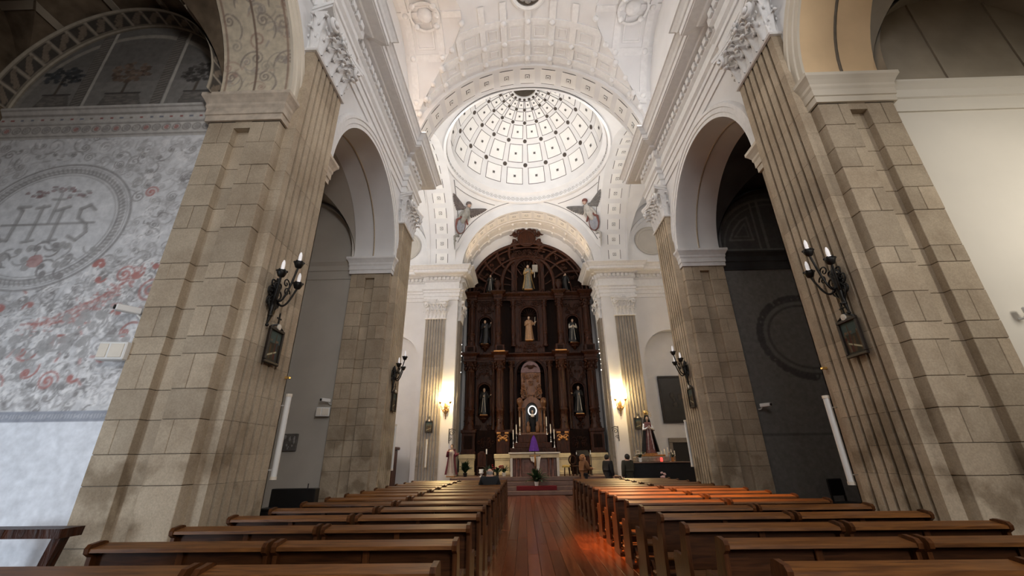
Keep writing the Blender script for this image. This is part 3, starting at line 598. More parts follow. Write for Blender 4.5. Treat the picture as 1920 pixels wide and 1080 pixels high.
for sx in (-1, 1):
    c = Vector(VP2('east' if sx > 0 else 'west', 0.0, 0.57, 0.06))
    inst('boss', BIGBOSS, vault2, T(c.x, c.y, c.z + 0.08))
    q = MB(); ring = []
    for rr, off in ((0.50, 0.05), (0.50, 0.085), (0.58, 0.085), (0.58, 0.05)):
        ring.append([c + Vector((sx * 0.75 * 0 + rr * sin(2 * pi * i / 24), rr * cos(2 * pi * i / 24), 0.0)) + Vector((0, 0, 0.02 - off - 0.18 * (rr * cos(2 * pi * i / 24)) ** 2)) for i in range(24)])
    q.grid(ring, closed_u=True); q.build('boss_ring', M_STUCCO, vault2)
    for k in range(4):
        a = pi / 4 + k * pi / 2; inst('boss', BOSS, vault2, T(c.x + 0.54 * sin(a), c.y + 0.54 * cos(a), c.z - 0.05))
# rosette at the crown of the vault
m = MB(); m.lathe([(0.70, 17.75), (0.70, 17.62), (0.62, 17.58), (0.52, 17.62), (0.52, 17.75)], 32, (0, 9.85, 0)); m.build('rosette_frame', M_STUCCO, vault2)
m = MB(); m.lathe([(0.5, 17.72), (0.5, 17.64), (0.0, 17.66)], 24, (0, 9.85, 0)); ro = m.build('dark_rosette', M_BRONZE, vault2)
for k in range(8):
    a = 2 * pi * k / 8; mm = MB(); mm.sphere((cos(a) * 0.28, 9.85 + sin(a) * 0.28, 17.62), 0.14, 8, 6, (1, 1, 0.5)); mm.build('petal', M_GREYSTUD, ro, True)

# ------------------------------------------------------------------ coffered arches
def coffer_meshes(wx, wy):
    m = MB(); t = 0.032
    m.mi = 0; m.box(-wx / 2, -wy / 2, 0, wx / 2, wy / 2, 0.018)
    m.mi = 1
    for x0, y0, x1, y1 in ((-wx / 2 - t, -wy / 2 - t, wx / 2 + t, -wy / 2), (-wx / 2 - t, wy / 2, wx / 2 + t, wy / 2 + t), (-wx / 2 - t, -wy / 2, -wx / 2, wy / 2), (wx / 2, -wy / 2, wx / 2 + t, wy / 2)): m.box(x0, y0, 0, x1, y1, 0.010)
    r = MB(); r.mi = 1; r.box(-0.10, -0.10, 0.018, 0.10, 0.10, 0.024); r.mi = 0; r.box(-0.075, -0.075, 0.02, 0.075, 0.075, 0.05); r.mi = 2; r.box(-0.035, -0.035, 0.05, 0.035, 0.035, 0.056)
    return m.mesh('coffer_panel', [M_PANEL, M_LINE]), r.mesh('coffer_stud', [M_PANEL, M_LINE, M_GREYSTUD])
COF, STUD = coffer_meshes(0.70, 0.72)
def coffered_arch(kind, c0, c1, r, label, thick=0.28, pos=0.0, n=15, sgn=1, face_mat=None):
    # kind 'y': arch in the xz plane, band from y=c0..c1; kind 'x': arch in the yz plane centred y=CRY, band x=c0..c1
    m = MB(); N = 64
    def pt(a, rr, c): return (rr * cos(a), c, ZT + rr * sin(a)) if kind == 'y' else (c, CRY + rr * cos(a), ZT + rr * sin(a))
    m.grid([[pt(pi * i / N, rr, c) for i in range(N + 1)] for rr, c in ((r + thick, c0), (r, c0), (r, c1), (r + thick, c1))])
    for e in (c0, c1):
        d = 0.03 if e == c0 else -0.03
        m.grid([[pt(pi * i / N, rr, c) for i in range(N + 1)] for rr, c in ((r, e + d * 0.2), (r - 0.025, e + d * 0.2), (r - 0.025, e + d * 3), (r, e + d * 3))])
    o = m.build('ceiling', M_PLASTER); smooth_by_angle(o, 30); tag(o, label, 'arch', 'coffered crossing arches', 'structure')
    for k in range(n):
        a = pi / 2 + (k - (n - 1) / 2) * math.radians(11.6 if n == 15 else 180.0 / (n + 0.5))
        p = pt(a, r - 0.001, (c0 + c1) / 2)
        inw = (-cos(a), 0, -sin(a)) if kind == 'y' else (0, -cos(a), -sin(a)); tang = (-sin(a), 0, cos(a)) if kind == 'y' else (0, -sin(a), cos(a)); ax = (0, 1, 0) if kind == 'y' else (1, 0, 0)
        c = inst('coffer_panel', COF, o, frame(p, tang, ax, inw)); inst('coffer_stud', STUD, c, Matrix.Identity(4))
    return o
coffered_arch('y', 12.92, 14.05, 4.70, 'coffered white arch between the nave vault and the dome')
coffered_arch('y', 5.72, 7.42, 4.70, 'coffered white arch spanning the nave over the nearer piers', thick=0.4)
coffered_arch('y', 23.72, 25.0, 4.28, 'coffered white chancel arch over the dark altarpiece', thick=0.6, n=15)
coffered_arch('x', -6.45, -4.72, 4.87, 'coffered transept arch on the mural chapel side', n=15)
coffered_arch('x', 4.72, 6.45, 4.87, 'coffered transept arch on the dark chapel side', n=15)

# ------------------------------------------------------------------ pendentives, dome ring, dome
RP = math.sqrt(4.72 ** 2 + 4.87 ** 2)
pm = MB()
for q in range(4):
    rows = []; n = 30
    for i in range(n + 1):
        th = q * pi / 2 + pi / 2 * i / n; c, s_ = abs(cos(th)), abs(sin(th))
        rmax = min(4.72 / max(c, 1e-6), 4.87 / max(s_, 1e-6)); rmax = max(rmax, 4.70); row = []
        for j in range(17):
            rho = rmax + (4.70 - rmax) * j / 16; z = ZT + math.sqrt(max(0.0, RP ** 2 - rho ** 2)); row.append((rho * cos(th), CRY + rho * sin(th), z))
        rows.append(row)
    pm.grid(rows)
pend = pm.build('ceiling', M_PLASTER, None, True); tag(pend, 'white pendentives carrying the dome above the crossing', 'pendentive', None, 'structure')
def pend_pt(x, y, off=0.0):
    rho2 = x * x + (y - CRY) ** 2; R_ = RP - off; k = 1.0
    z = ZT + math.sqrt(max(0.0, R_ ** 2 - rho2)); return Vector((x, y, z))
# painted lines along the pendentive edges (far pair)
for sx in (-1, 1):
    pts = []
    for i in range(33):
        th = math.radians(90 - 10) + math.radians(-70) * i / 32; rho = 5.02; x = rho * cos(th); y = CRY + rho * sin(th)
        if x > 4.5 or y > 23.5: continue
        pts.append(pend_pt(sx * x, y, 0.012))
    l = MB(); l.tube(pts, 0.02, 4); l.build('painted_line', M_LINE, pend)
    l = MB(); l.tube([pend_pt(sx * (4.62 * cos(a)), 23.55, 0.012) for a in [math.radians(8 + 70 * i / 30) for i in range(31)]][::1], 0.02, 4); l.build('painted_line', M_LINE, pend)
    l = MB(); l.tube([pend_pt(sx * 4.5, CRY + 4.62 * cos(a), 0.012) for a in [math.radians(8 + 58 * i / 30) for i in range(31)]], 0.02, 4); l.build('painted_line', M_LINE, pend)
dm_ = MB()
ringp = [(4.74, 17.66), (4.60, 17.70), (4.60, 17.80), (4.66, 17.84), (4.66, 18.12), (4.58, 18.16), (4.46, 18.26), (4.36, 18.30), (4.36, 18.40), (4.44, 18.44), (4.44, 18.62), (4.50, 18.64)]
dm_.lathe(ringp, 96, (0, CRY, 0), a0=0, a1=2 * pi * 0.99999)
ELV = [0.5 + i * 80.0 / 40 for i in range(41)]
dm_.lathe([(DR * cos(math.radians(e)), DZ + DR * sin(math.radians(e))) for e in ELV] + [(0.74, 23.05), (0.74, 23.8)], 96, (0, CRY, 0), a0=0, a1=2 * pi * 0.99999)
dome = dm_.build('ceiling', M_PLASTER); smooth_by_angle(dome, 30); tag(dome, 'white coffered dome with dark studs over the crossing', 'dome', None, 'structure')
lm = MB(); lm.lathe([(0.80, 23.02), (0.80, 23.12), (0.72, 23.14), (0.72, 24.7)], 32, (0, CRY, 0), a0=0, a1=2 * pi * 0.9999); lm.lathe([(0.0, 25.0), (0.75, 24.9)], 32, (0, CRY, 0), a0=0, a1=2 * pi * 0.9999)
lm.build('lantern', M_MORTAR, dome)
ROWS = [(6.5, 21.0), (26.5, 41.0), (46.5, 57.0), (61.0, 68.2), (71.5, 77.0)]; DISC = [23.8, 44.1, 59.2, 70.0, 78.7]; NM = 18
def dome_pt(e, az, off=0.0): r = DR - off; e = math.radians(e); return Vector((r * cos(e) * sin(az), CRY + r * cos(e) * cos(az), DZ + r * sin(e)))
for ri, (e0, e1) in enumerate(ROWS):
    dw = math.radians(360 / NM) * 0.5 * 0.70; sc = 0.02 / DR
    def panel(az):
        m = MB()
        for mi, g, off in ((1, 0.036, 0.006), (0, 0.0, 0.02)):
            m.mi = mi; gg = math.degrees(g / DR); n = 5; rows = []
            for j in range(n + 1):
                e = e0 - gg + (e1 - e0 + 2 * gg) * j / n; w_ = dw + g / (DR * cos(math.radians(e)))
                rows.append([dome_pt(e, az - w_ + 2 * w_ * i / n, off) for i in range(n + 1)])
            m.grid(rows)
        return m
    me = panel(0.0).mesh('dome_panel', [M_PANEL, M_LINE], False)
    sz = 0.085 * (0.45 + 0.55 * cos(math.radians((e0 + e1) / 2)))
    st = MB(); st.mi = 0; st.box(-sz, -sz, 0, sz, sz, 0.03); st.mi = 1; st.box(-sz * 0.62, -sz * 0.62, 0.03, sz * 0.62, sz * 0.62, 0.05); stm = st.mesh('dome_panel_stud', [M_GREYSTUD, M_LINE])
    dr = 0.15 * (0.5 + 0.5 * cos(math.radians(DISC[ri]))); ds = MB(); ds.lathe([(dr, 0), (dr, 0.03), (dr * 0.7, 0.06), (dr * 0.5, 0.03), (dr * 0.3, 0.05), (0.0, 0.07)], 14); dsm = ds.mesh('dome_stud', M_BRONZE, True)
    for k in range(NM):
        az = math.radians(360 / NM) * (k + 0.5); RZ = T(0, CRY, 0) @ Matrix.Rotation(-az, 4, 'Z') @ T(0, -CRY, 0)
        pn = inst('dome_panel', me, dome, RZ)
        e = (e0 + e1) / 2; p = dome_pt(e, 0, 0.02); er = math.radians(e); inst('dome_panel_stud', stm, pn, frame(p, (1, 0, 0), (0, -sin(er), cos(er)), (0, -cos(er), -sin(er))))
        az2 = math.radians(360 / NM) * k; p = dome_pt(DISC[ri], az2, 0.0); er = math.radians(DISC[ri])
        inst('dome_stud', dsm, dome, frame(p, (cos(az2), -sin(az2), 0), (-sin(er) * sin(az2), -sin(er) * cos(az2), cos(er)), (-cos(er) * sin(az2), -cos(er) * cos(az2), -sin(er))))
# guilloche rings on the band under the dome
gm = MB(); gm.grid([[((0.115 + 0.012 * cos(b)) * cos(a), (0.115 + 0.012 * cos(b)) * sin(a), 0.012 * sin(b)) for a in [2 * pi * i / 14 for i in range(14)]] for b in [2 * pi * j / 4 for j in range(4)]], True, True); gm.sphere((0, 0, 0), 0.035, 6, 4)
GUI = gm.mesh('guilloche_ring', M_GREYSTUD, True)
for k in range(96):
    az = 2 * pi * k / 96; inst('guilloche_ring', GUI, dome, frame((4.655 * sin(az), CRY + 4.655 * cos(az), 17.98), (cos(az), -sin(az), 0), (0, 0, 1), (-sin(az), -cos(az), 0)))

# ------------------------------------------------------------------ transept, chancel
def transept(s):
    side = 'mural' if s < 0 else 'dark'
    # far wall with an arched niche (x 6.75..10.4 right, 6.75..9 left)
    m = MB(); nx0, nx1 = (6.72, 10.0); nc = (nx0 + nx1) / 2; nr = (nx1 - nx0) / 2; nz = 7.05; top = 18.2; Y = 24.0; n = 24
    arc = [(nc - nr * cos(pi * i / n), nz + nr * 0.98 * sin(pi * i / n)) for i in range(n + 1)]
    m.grid([[(s * x, Y, z) for x, z in arc], [(s * x, Y, top) for x, z in arc]])
    m.quad((s * 5.0, Y, 0), (s * nx0, Y, 0), (s * nx0, Y, top), (s * 5.0, Y, top)); m.quad((s * nx1, Y, 0), (s * 10.7, Y, 0), (s * 10.7, Y, top), (s * nx1, Y, top))
    full = [(nx0, 0.0)] + arc + [(nx1, 0.0)]
    m.grid([[(s * x, Y, z) for x, z in full], [(s * x, Y + 0.55, z) for x, z in full]])
    m.quad((s * nx0, Y + 0.55, 0), (s * nx1, Y + 0.55, 0), (s * nx1, Y + 0.55, 9), (s * nx0, Y + 0.55, 9))
    # chancel pier between niche wall and chancel
    m.quad((s * 4.45, 23.74, 0), (s * 6.52, 23.74, 0), (s * 6.52, 23.74, ZT), (s * 4.45, 23.74, ZT)); m.quad((s * 6.52, 23.74, 0), (s * 6.52, 24.0, 0), (s * 6.52, 24.0, ZT), (s * 6.52, 23.74, ZT))
    o = m.build('transept_wall', M_PLASTER); tag(o, 'white transept wall with arched niche on the %s chapel side' % side, 'wall', None, 'structure')
    # blind oculus and arch mouldings in the lunette
    q = MB(); q.lathe([(1.05, 0), (1.05, 0.06), (0.95, 0.10), (0.86, 0.06), (0.80, -0.05), (0.0, -0.05)], 32)
    q.build('blind_oculus', M_GREYPLASTER, o, False, frame((s * 8.15, Y - 0.01, 14.75), (1, 0, 0), (0, 0, 1), (0, -1, 0)))  # greyer plaster on the disc stands for the transept shade
    q = MB(); q.grid([[(s * (8.6 - (2.1 + e) * cos(a)), Y - d, ZT + (3.6 + e) * sin(a)) for a in [pi * i / 30 for i in range(31)]] for e, d in ((0, 0), (0, 0.10), (0.18, 0.10), (0.22, 0.05), (0.22, 0))]); q.build('lunette_moulding', M_STUCCO, o)
    # end wall with a window
    m = MB(); m.box(min(s * 10.7, s * 10.9), 14.0, 0, max(s * 10.7, s * 10.9), 24.6, 18.2); e = m.build('transept_wall', M_PLASTER); tag(e, 'white end wall of the transept arm on the %s chapel side' % side, 'wall', None, 'structure')
    m = MB(); m.quad((s * 6.25, 14.05, 0), (s * 10.8, 14.05, 0), (s * 10.8, 14.05, 18.2), (s * 6.25, 14.05, 18.2)); m.quad((s * W, 14.03, 0), (s * JO, 14.03, 0), (s * JO, 14.03, 9), (s * W, 14.03, 9)); m.quad((s * W, 14.05, ZT), (s * JO, 14.05, ZT), (s * JO, 14.05, 18.2), (s * W, 14.05, 18.2))
    e = m.build('transept_wall', M_PLASTER); tag(e, 'white near wall of the transept arm on the %s chapel side' % side, 'wall', None, 'structure')
    groin(s * 8.6, CRY, 2.15, 4.95, ZT - 0.02, 4.8, 'ceiling', 'white groin vault over the transept arm on the %s chapel side' % side, M_PLASTER, False)
    # fluted pilasters with capitals
    for kind in ('front', 'jamb'):
        wd = 1.19 if kind == 'front' else 0.95; p = empty('pillar', (s * 5.75, 23.7, 0) if kind == 'front' else (s * 4.2, 24.6, 0)); tag(p, ('grey fluted pilaster on the transept wall beside the %s-side lamp' if kind == 'front' else 'grey fluted pilaster inside the chancel arch, %s chapel side') % side, 'pillar', 'fluted pilasters by the chancel', 'structure')
        base = Matrix.Translation(-p.location)
        fr = frame((s * 5.16, 23.66, 0), (s, 0, 0), (0, -1, 0), (0, 0, 1)) if kind == 'front' else frame((s * 4.30, 24.1, 0), (0, 1, 0), (-s, 0, 0), (0, 0, 1))
        zz = 0.0
        for zt in (1.2, 2.5, 3.8, 5.2, 6.6, 8.0, 9.51):
            b = MB(); b.prism(flute_profile(wd), 0.003, zt - zz - 0.003, lambda u, v, z: (u, v, z)); ob = b.build('pilaster_block', M_STONEG, p); ob.matrix_local = base @ fr @ T(0, 0, zz); zz = zt
        capital(p, base @ fr @ T(wd / 2, 0, 9.57), wd / 1.32)
    return o
M_STONEG = ashlar('grey limestone', (0.36, 0.32, 0.27), (0.26, 0.225, 0.185))
tw_L = transept(-1); tw_R = transept(1)
m = MB()
for s in (-1, 1): m.quad((s * 4.45, 23.74, 0), (s * 4.45, 27.0, 0), (s * 4.45, 27.0, ZT), (s * 4.45, 23.74, ZT))
m.quad((-4.6, 26.9, 0), (4.6, 26.9, 0), (4.6, 26.9, 18), (-4.6, 26.9, 18))
N = 40
m.grid([[(4.45 * cos(pi * i / N), y, ZT + 4.42 * sin(pi * i / N)) for i in range(N + 1)] for y in (25.0, 26.9)])
chw = m.build('wall_back', M_PLASTER); tag(chw, 'white chancel walls and shallow vault around the altarpiece', 'wall', None, 'structure')
# bands and bosses on the shallow chancel vault
for th in [math.radians(d) for d in range(25, 160, 13)]:
    q = MB(); q.grid([[(rr * cos(th + dt), y, ZT + rr * sin(th + dt)) for y in (25.0, 26.9)] for dt, rr in ((-0.025, 4.44), (-0.025, 4.38), (0.025, 4.38), (0.025, 4.44))]); q.build('plaster_band', M_STUCCO, chw)
    for y in (25.5, 26.3): inst('boss', BOSS, chw, T(4.38 * cos(th), y, ZT + 4.38 * sin(th)))
for y in (25.5, 26.3):
    q = MB(); q.grid([[(rr * cos(pi * i / N), yy, ZT + rr * sin(pi * i / N)) for i in range(N + 1)] for yy, rr in ((y - 0.09, 4.44), (y - 0.09, 4.38), (y + 0.09, 4.38), (y + 0.09, 4.44))]); q.build('plaster_band', M_STUCCO, chw)
# entrance wall behind the camera
m = MB(); m.box(-11, -7.3, 0, 11, -7.0, 18.2); ew = m.build('wall_front', M_PLASTER); tag(ew, 'white entrance wall behind the viewer', 'wall', None, 'structure')

# ------------------------------------------------------------------ side chapels
def chapel(s, k):
    y0, y1 = ((-7.0, 5.84), (7.46, 12.62))[k]; side = {(-1, 0): 'mural', (1, 0): 'plain white', (-1, 1): 'second mural-side', (1, 1): 'dark'}[(s, k)]
    zc = ZA - 0.05; N = 28; X0, X1 = CHX0, CHX1
    # groin vault, with a wall arch against the cross wall
    yv0, yv1 = (0.80, 5.70) if k == 0 else (7.60, 12.50); yc = (yv0 + yv1) / 2; bb = 2.52
    lab = 'dark painted groin vault over the mural chapel' if side == 'mural' else 'groin vault over the %s chapel' % side
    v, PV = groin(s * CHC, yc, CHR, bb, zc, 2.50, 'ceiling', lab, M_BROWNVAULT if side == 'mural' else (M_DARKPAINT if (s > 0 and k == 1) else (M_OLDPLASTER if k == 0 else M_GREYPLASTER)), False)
    if side == 'mural':
        for web in ('far', 'west'):
            for th in (-0.75, -0.25, 0.25, 0.75):
                rows = [[PV(web, th + dt, j / 8, off) for j in range(9)] for dt, off in ((-0.03, 0), (-0.03, 0.04), (0.03, 0.04), (0.03, 0))]
                q = MB(); q.grid(rows); q.build('vault_rib', M_OLDPLASTER, v)
    r0 = CHR - 0.004
    if side == 'mural':
        L = pi; cv = Canvas(0, L, y1 - 0.44, y1, 0.012, (0.22, 0.195, 0.155)); cv.A = np.linspace(0, L, cv.na)  # band colours lowered for old paint plus chapel shade
        cv.rect(0, L, y1 - 0.36, y1 - 0.10, (0.075, 0.068, 0.06))
        for q in range(19):
            a = q * L / 18; cv.line([(a, y1 - 0.36), (a, y1 - 0.10)], 0.014, (0.36, 0.32, 0.26))
            for e in range(5): cv.spiral(a + 0.04 + 0.022 * e, y1 - 0.31 + 0.04 * e, 0.035, 1.2, 0.009, (0.22, 0.18, 0.14), 0.9, q + e)
        for e in (0.41, 0.05): cv.rect(0, L, y1 - e - 0.02, y1 - e + 0.02, (0.42, 0.38, 0.31))
        cv.object('wall_arch', lambda A, B: (s * (CHC - r0 * np.cos(A)), B, zc + 0.22 * np.sin(A) + r0 * np.sin(A)), M_PAINT, v)
    else:
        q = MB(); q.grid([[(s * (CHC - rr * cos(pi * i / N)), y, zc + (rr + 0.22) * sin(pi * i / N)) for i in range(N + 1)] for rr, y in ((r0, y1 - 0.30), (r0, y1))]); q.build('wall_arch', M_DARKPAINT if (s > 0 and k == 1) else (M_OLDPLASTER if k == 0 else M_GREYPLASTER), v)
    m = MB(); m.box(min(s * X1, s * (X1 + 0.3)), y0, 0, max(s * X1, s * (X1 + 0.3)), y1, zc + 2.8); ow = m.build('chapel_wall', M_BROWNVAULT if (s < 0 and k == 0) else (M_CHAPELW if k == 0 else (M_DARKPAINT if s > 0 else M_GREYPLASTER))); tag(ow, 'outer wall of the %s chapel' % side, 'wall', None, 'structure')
    # cross wall (faces the entrance)
    if s < 0 and k == 0:
        cv = mural_canvas(); cw = cv.object('chapel_wall', lambda A, B: (A, np.full_like(A, y1), B), M_PAINT)
        tag(cw, 'chapel wall painted with a grey and red scrollwork mural and oval medallion', 'wall', None, 'structure')
    elif s > 0 and k == 1:
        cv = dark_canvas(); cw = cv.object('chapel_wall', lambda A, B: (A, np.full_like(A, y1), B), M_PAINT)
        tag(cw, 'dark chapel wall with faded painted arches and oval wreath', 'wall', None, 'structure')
    else:
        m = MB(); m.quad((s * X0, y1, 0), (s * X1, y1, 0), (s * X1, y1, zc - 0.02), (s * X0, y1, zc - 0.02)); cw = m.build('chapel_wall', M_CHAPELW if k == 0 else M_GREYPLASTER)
        tag(cw, 'plain white chapel wall beside the nearer pier' if k == 0 else 'shadowed grey-white chapel wall behind the fluted pilaster', 'wall', None, 'structure')
        m = MB(); m.quad((s * X0, y1 - 0.002, zc - 0.02), (s * X1, y1 - 0.002, zc - 0.02), (s * X1, y1 - 0.002, zc + 2.6), (s * X0, y1 - 0.002, zc + 2.6)); m.build('lunette', M_OLDPLASTER if k == 0 else M_GREYPLASTER, cw)
        if k == 0:
            for x in (7.62, 9.15): q = MB(); q.box(min(s * x, s * (x + 0.05)), y1 - 0.03, zc, max(s * x, s * (x + 0.05)), y1 + 0.01, zc + 2.2); q.build('lunette_rib', M_OLDPLASTER, cw)
    # cornice on the cross wall
    ip = [(0.0, ZI - 0.1), (0.03, ZI - 0.1), (0.03, ZI - 0.04), (0.02, ZI - 0.03), (0.02, ZI + 0.2), (0.05, ZI + 0.22), (0.05, ZI + 0.40), (0.10, ZI + 0.48), (0.13, ZI + 0.52), (0.13, ZI + 0.57), (0.0, ZI + 0.6)]
    if s < 0 and k == 0:
        cv2 = Canvas(X0, X1, ZI - 0.12, ZI + 0.62, 0.02, (0.52, 0.50, 0.47)); R = random.Random(4)
        for i in range(22):
            x = X0 + 0.1 + i * 0.195; cv2.ellipse(x, ZI + 0.31, 0.035, 0.03, R.choice([(0.32, 0.13, 0.12), (0.2, 0.21, 0.25), (0.26, 0.22, 0.19)])); cv2.ellipse(x + 0.05, ZI + 0.08, 0.05, 0.05, R.choice([(0.38, 0.17, 0.15), (0.30, 0.28, 0.27), (0.34, 0.32, 0.30)]), 0.8); cv2.ellipse(x + 0.05, ZI + 0.08, 0.075, 0.075, (0.2, 0.18, 0.17), 0.8, ring=0.012)
        for z in (-0.08, 0.2, 0.41, 0.5): cv2.rect(X0, X1, ZI + z - 0.012, ZI + z + 0.012, (0.22, 0.20, 0.18), 0.7)
        zs_ = np.array([p[1] for p in ip]); os_ = np.array([p[0] for p in ip]); o_ = np.argsort(zs_)
        c = cv2.object('chapel_cornice', lambda A, B: (-A, y1 - 0.004 - np.interp(B, zs_[o_], os_[o_]), B), M_PAINT, cw)
    else:
        m = MB(); m.sweep([(s * X1, y1), (s * X0, y1)], [((o if s > 0 else -o), z) for o, z in ip]); m.build('chapel_cornice', M_DARKPAINT if (s > 0 and k) else (M_GREYPLASTER if k else M_CHAPELW), cw)
    return cw
def mural_canvas():
    cv = Canvas(-10.5, -6.25, 0.0, 10.6, 0.021, (0.66, 0.66, 0.665)); G1, G2, G3, RD = (0.30, 0.285, 0.28), (0.42, 0.41, 0.405), (0.52, 0.51, 0.51), (0.47, 0.22, 0.20)
    # lunette: three painted panels with shrubs on pedestals
    R = random.Random(9); z0 = 7.95; cv.rect(-10.5, -6.25, z0, 10.6, (0.165, 0.158, 0.148)); cv.ellipse(-CHC, 8.0, 2.07, 2.07, (0.34, 0.32, 0.28), 0.9, ring=0.05); cv.ellipse(-CHC, 8.0, 1.86, 1.86, (0.16, 0.15, 0.14), 0.9, ring=0.03)  # colours lowered for aged paint and for the chapel's shade
    cv.rect(-10.5, -6.25, z0, 8.75, (0.25, 0.24, 0.225), 0.7); cv.rect(-10.5, -6.25, 8.75, 9.2, (0.21, 0.20, 0.19), 0.6)
    for x in (-9.11, -7.5):
        cv.rect(x - 0.26, x - 0.04, z0, 10.2, (0.13, 0.12, 0.11)); cv.rect(x - 0.03, x + 0.03, z0, 10.2, (0.46, 0.44, 0.40))
        for q in range(28): cv.line([(x - 0.24, z0 + q * 0.075), (x - 0.07, z0 + q * 0.075 + 0.06)], 0.012, (0.27, 0.25, 0.22), 0.8)
    for (b0, b1, t0, t1) in ((-10.15, -9.35, -10.0, -9.5), (-8.84, -7.88, -8.72, -8.06), (-7.22, -6.45, -7.13, -6.62)):
        cv.poly([(b0, z0 + 0.06), (b1, z0 + 0.06), (t1, 8.42), (t0, 8.42)], (0.14, 0.13, 0.12)); cv.rect(t0 - 0.04, t1 + 0.04, 8.40, 8.45, (0.08, 0.075, 0.07))
        for q in range(36): xx = R.uniform(b0 + 0.1, b1 - 0.1); zz = R.uniform(z0 + 0.08, 8.38); cv.line([(xx, zz), (xx + 0.1, zz)], 0.012, (0.22, 0.2, 0.18), 0.8)
    for x, zt, col in ((-9.8, 8.95, (0.05, 0.055, 0.06)), (-8.42, 9.0, (0.15, 0.11, 0.085)), (-6.95, 8.92, (0.07, 0.065, 0.06))):
        cv.line([(x, 8.45), (x + 0.02, zt - 0.15)], 0.03, (0.10, 0.085, 0.07))
        for q in range(70): a = R.uniform(0, 2 * pi); d = math.sqrt(R.random()) * 0.36; f_ = R.uniform(0.6, 1.5); cv.ellipse(x + d * cos(a) * 1.15, zt + d * sin(a) * 0.75, 0.055, 0.04, tuple(c * f_ for c in col), 0.85)
    cv.rect(-10.5, -6.25, 0.0, 7.95, (0.66, 0.66, 0.665))
    inside = lambda x, y: math.hypot((x + 8.62) / 1.42, (y - 5.4) / 1.27) < 1.02
    scatter_ornament(cv, 1300, (-10.5, -6.25), (2.35, 7.3), [G2, G3, G3, G1, (0.78, 0.77, 0.77)], (0.007, 0.011), 21, inside, (0.12, 0.42))
    scatter_ornament(cv, 1500, (-10.5, -6.25), (2.35, 4.6), [G1, G2, G3, (0.80, 0.79, 0.79), (0.82, 0.81, 0.80)], (0.007, 0.010), 23, inside, (0.08, 0.26))
    scatter_ornament(cv, 46, (-9.5, -6.25), (2.4, 4.7), [RD, (0.46, 0.24, 0.22)], (0.013, 0.02), 24, inside, (0.15, 0.35))
    # red garland and blotches
    for q in range(5):
        cv.line([(-8.15 + 1.5 * t, 3.50 + 0.03 * q + 0.95 * t * t + 0.04 * sin(9 * t + q)) for t in [i / 20 for i in range(21)]], 0.016, RD, 0.4)
    R = random.Random(8)
    for i in range(130):
        t = R.random(); cv.ellipse(-8.2 + 1.6 * t + R.uniform(-.12, .12), 3.52 + 0.95 * t * t + R.uniform(-.14, .14), R.uniform(0.015, 0.05), R.uniform(0.012, 0.03), R.choice([RD, (0.50, 0.28, 0.26), (0.78, 0.76, 0.75)]), 0.55)
    for t in range(26): cv.scroll(-8.2 + t * 0.06, 3.3 + 0.25 * sin(t), 0.3, -1.2 + 0.1 * t, 0.014, G2, 0.8, R.choice((-1, 1)))
    for x, z, r in ((-6.9, 4.4, 0.16), (-8.3, 2.65, 0.2), (-7.45, 2.7, 0.16), (-9.2, 2.8, 0.2), (-6.75, 3.05, 0.12), (-7.0, 6.0, 0.12), (-9.0, 4.65, 0.12)): cv.spiral(x, z, r, 1.8, 0.016, RD, 0.7); cv.ellipse(x, z, r * 0.45, r * 0.5, RD, 0.3)
    # oval medallion
    cx, cz = -8.62, 5.4
    cv.ellipse(cx, cz, 1.40, 1.24, (0.70, 0.70, 0.705)); 
    for rr, wd, col in ((1.40, 0.02, G1), (1.34, 0.012, G2), (1.27, 0.03, G2), (1.20, 0.018, G1), (1.14, 0.012, G2)): cv.ellipse(cx, cz, rr, rr * 0.89, col, 0.85, ring=wd)
    for i in range(96): a = 2 * pi * i / 96; cv.line([(cx + 1.22 * cos(a), cz + 1.085 * sin(a)), (cx + 1.30 * cos(a + 0.03), cz + 1.16 * sin(a + 0.03))], 0.013, G1, 0.8)
    # faded blackletter monogram IHS with a cross bar
    def stroke(pts, wd=0.035): cv.line([(cx + u, cz + v) for u, v in pts], wd, G2, 0.85); cv.line([(cx + u + 0.03, cz + v - 0.01) for u, v in pts], 0.010, G1, 0.8)
    stroke([(-0.72, -0.30), (-0.58, -0.32), (-0.56, 0.28), (-0.66, 0.34), (-0.46, 0.36)]); stroke([(-0.78, -0.22), (-0.68, -0.34)])
    stroke([(-0.22, -0.34), (-0.22, 0.36)]); stroke([(-0.32, 0.32), (-0.12, 0.36)]); stroke([(0.16, -0.34), (0.16, 0.30)]); stroke([(0.06, 0.26), (0.26, 0.34)]); stroke([(-0.30, -0.36), (-0.12, -0.32)], 0.028); stroke([(0.08, -0.36), (0.28, -0.32)], 0.028)
    stroke([(0.74, 0.26), (0.62, 0.36), (0.48, 0.28), (0.50, 0.10), (0.68, -0.02), (0.74, -0.18), (0.62, -0.34), (0.46, -0.26)]); stroke([(0.0, 0.0), (0.0, 0.62)], 0.02); stroke([(-0.12, 0.50), (0.12, 0.50)], 0.02)
    cv.line([(cx - 0.8, cz - 0.02), (cx + 0.82, cz + 0.0)], 0.022, G1, 0.8)
    for x, z in ((-0.45, 0.62), (0.35, 0.6), (0.0, 0.7)): 
        for q in range(14): cv.ellipse(cx + x + R.uniform(-.2, .2), cz + z + R.uniform(-.07, .07), 0.05, 0.03, R.choice([(0.30, 0.2, 0.2), G2]), 0.7)
    for q in range(26): cv.scroll(cx + R.uniform(-0.95, 0.95), cz - 0.55 + R.uniform(-.3, .2), 0.28, R.uniform(0, 6), 0.014, R.choice((G1, G2)), 0.8)
    cv.ellipse(cx + 0.1, cz - 0.72, 0.13, 0.12, RD, 0.7)
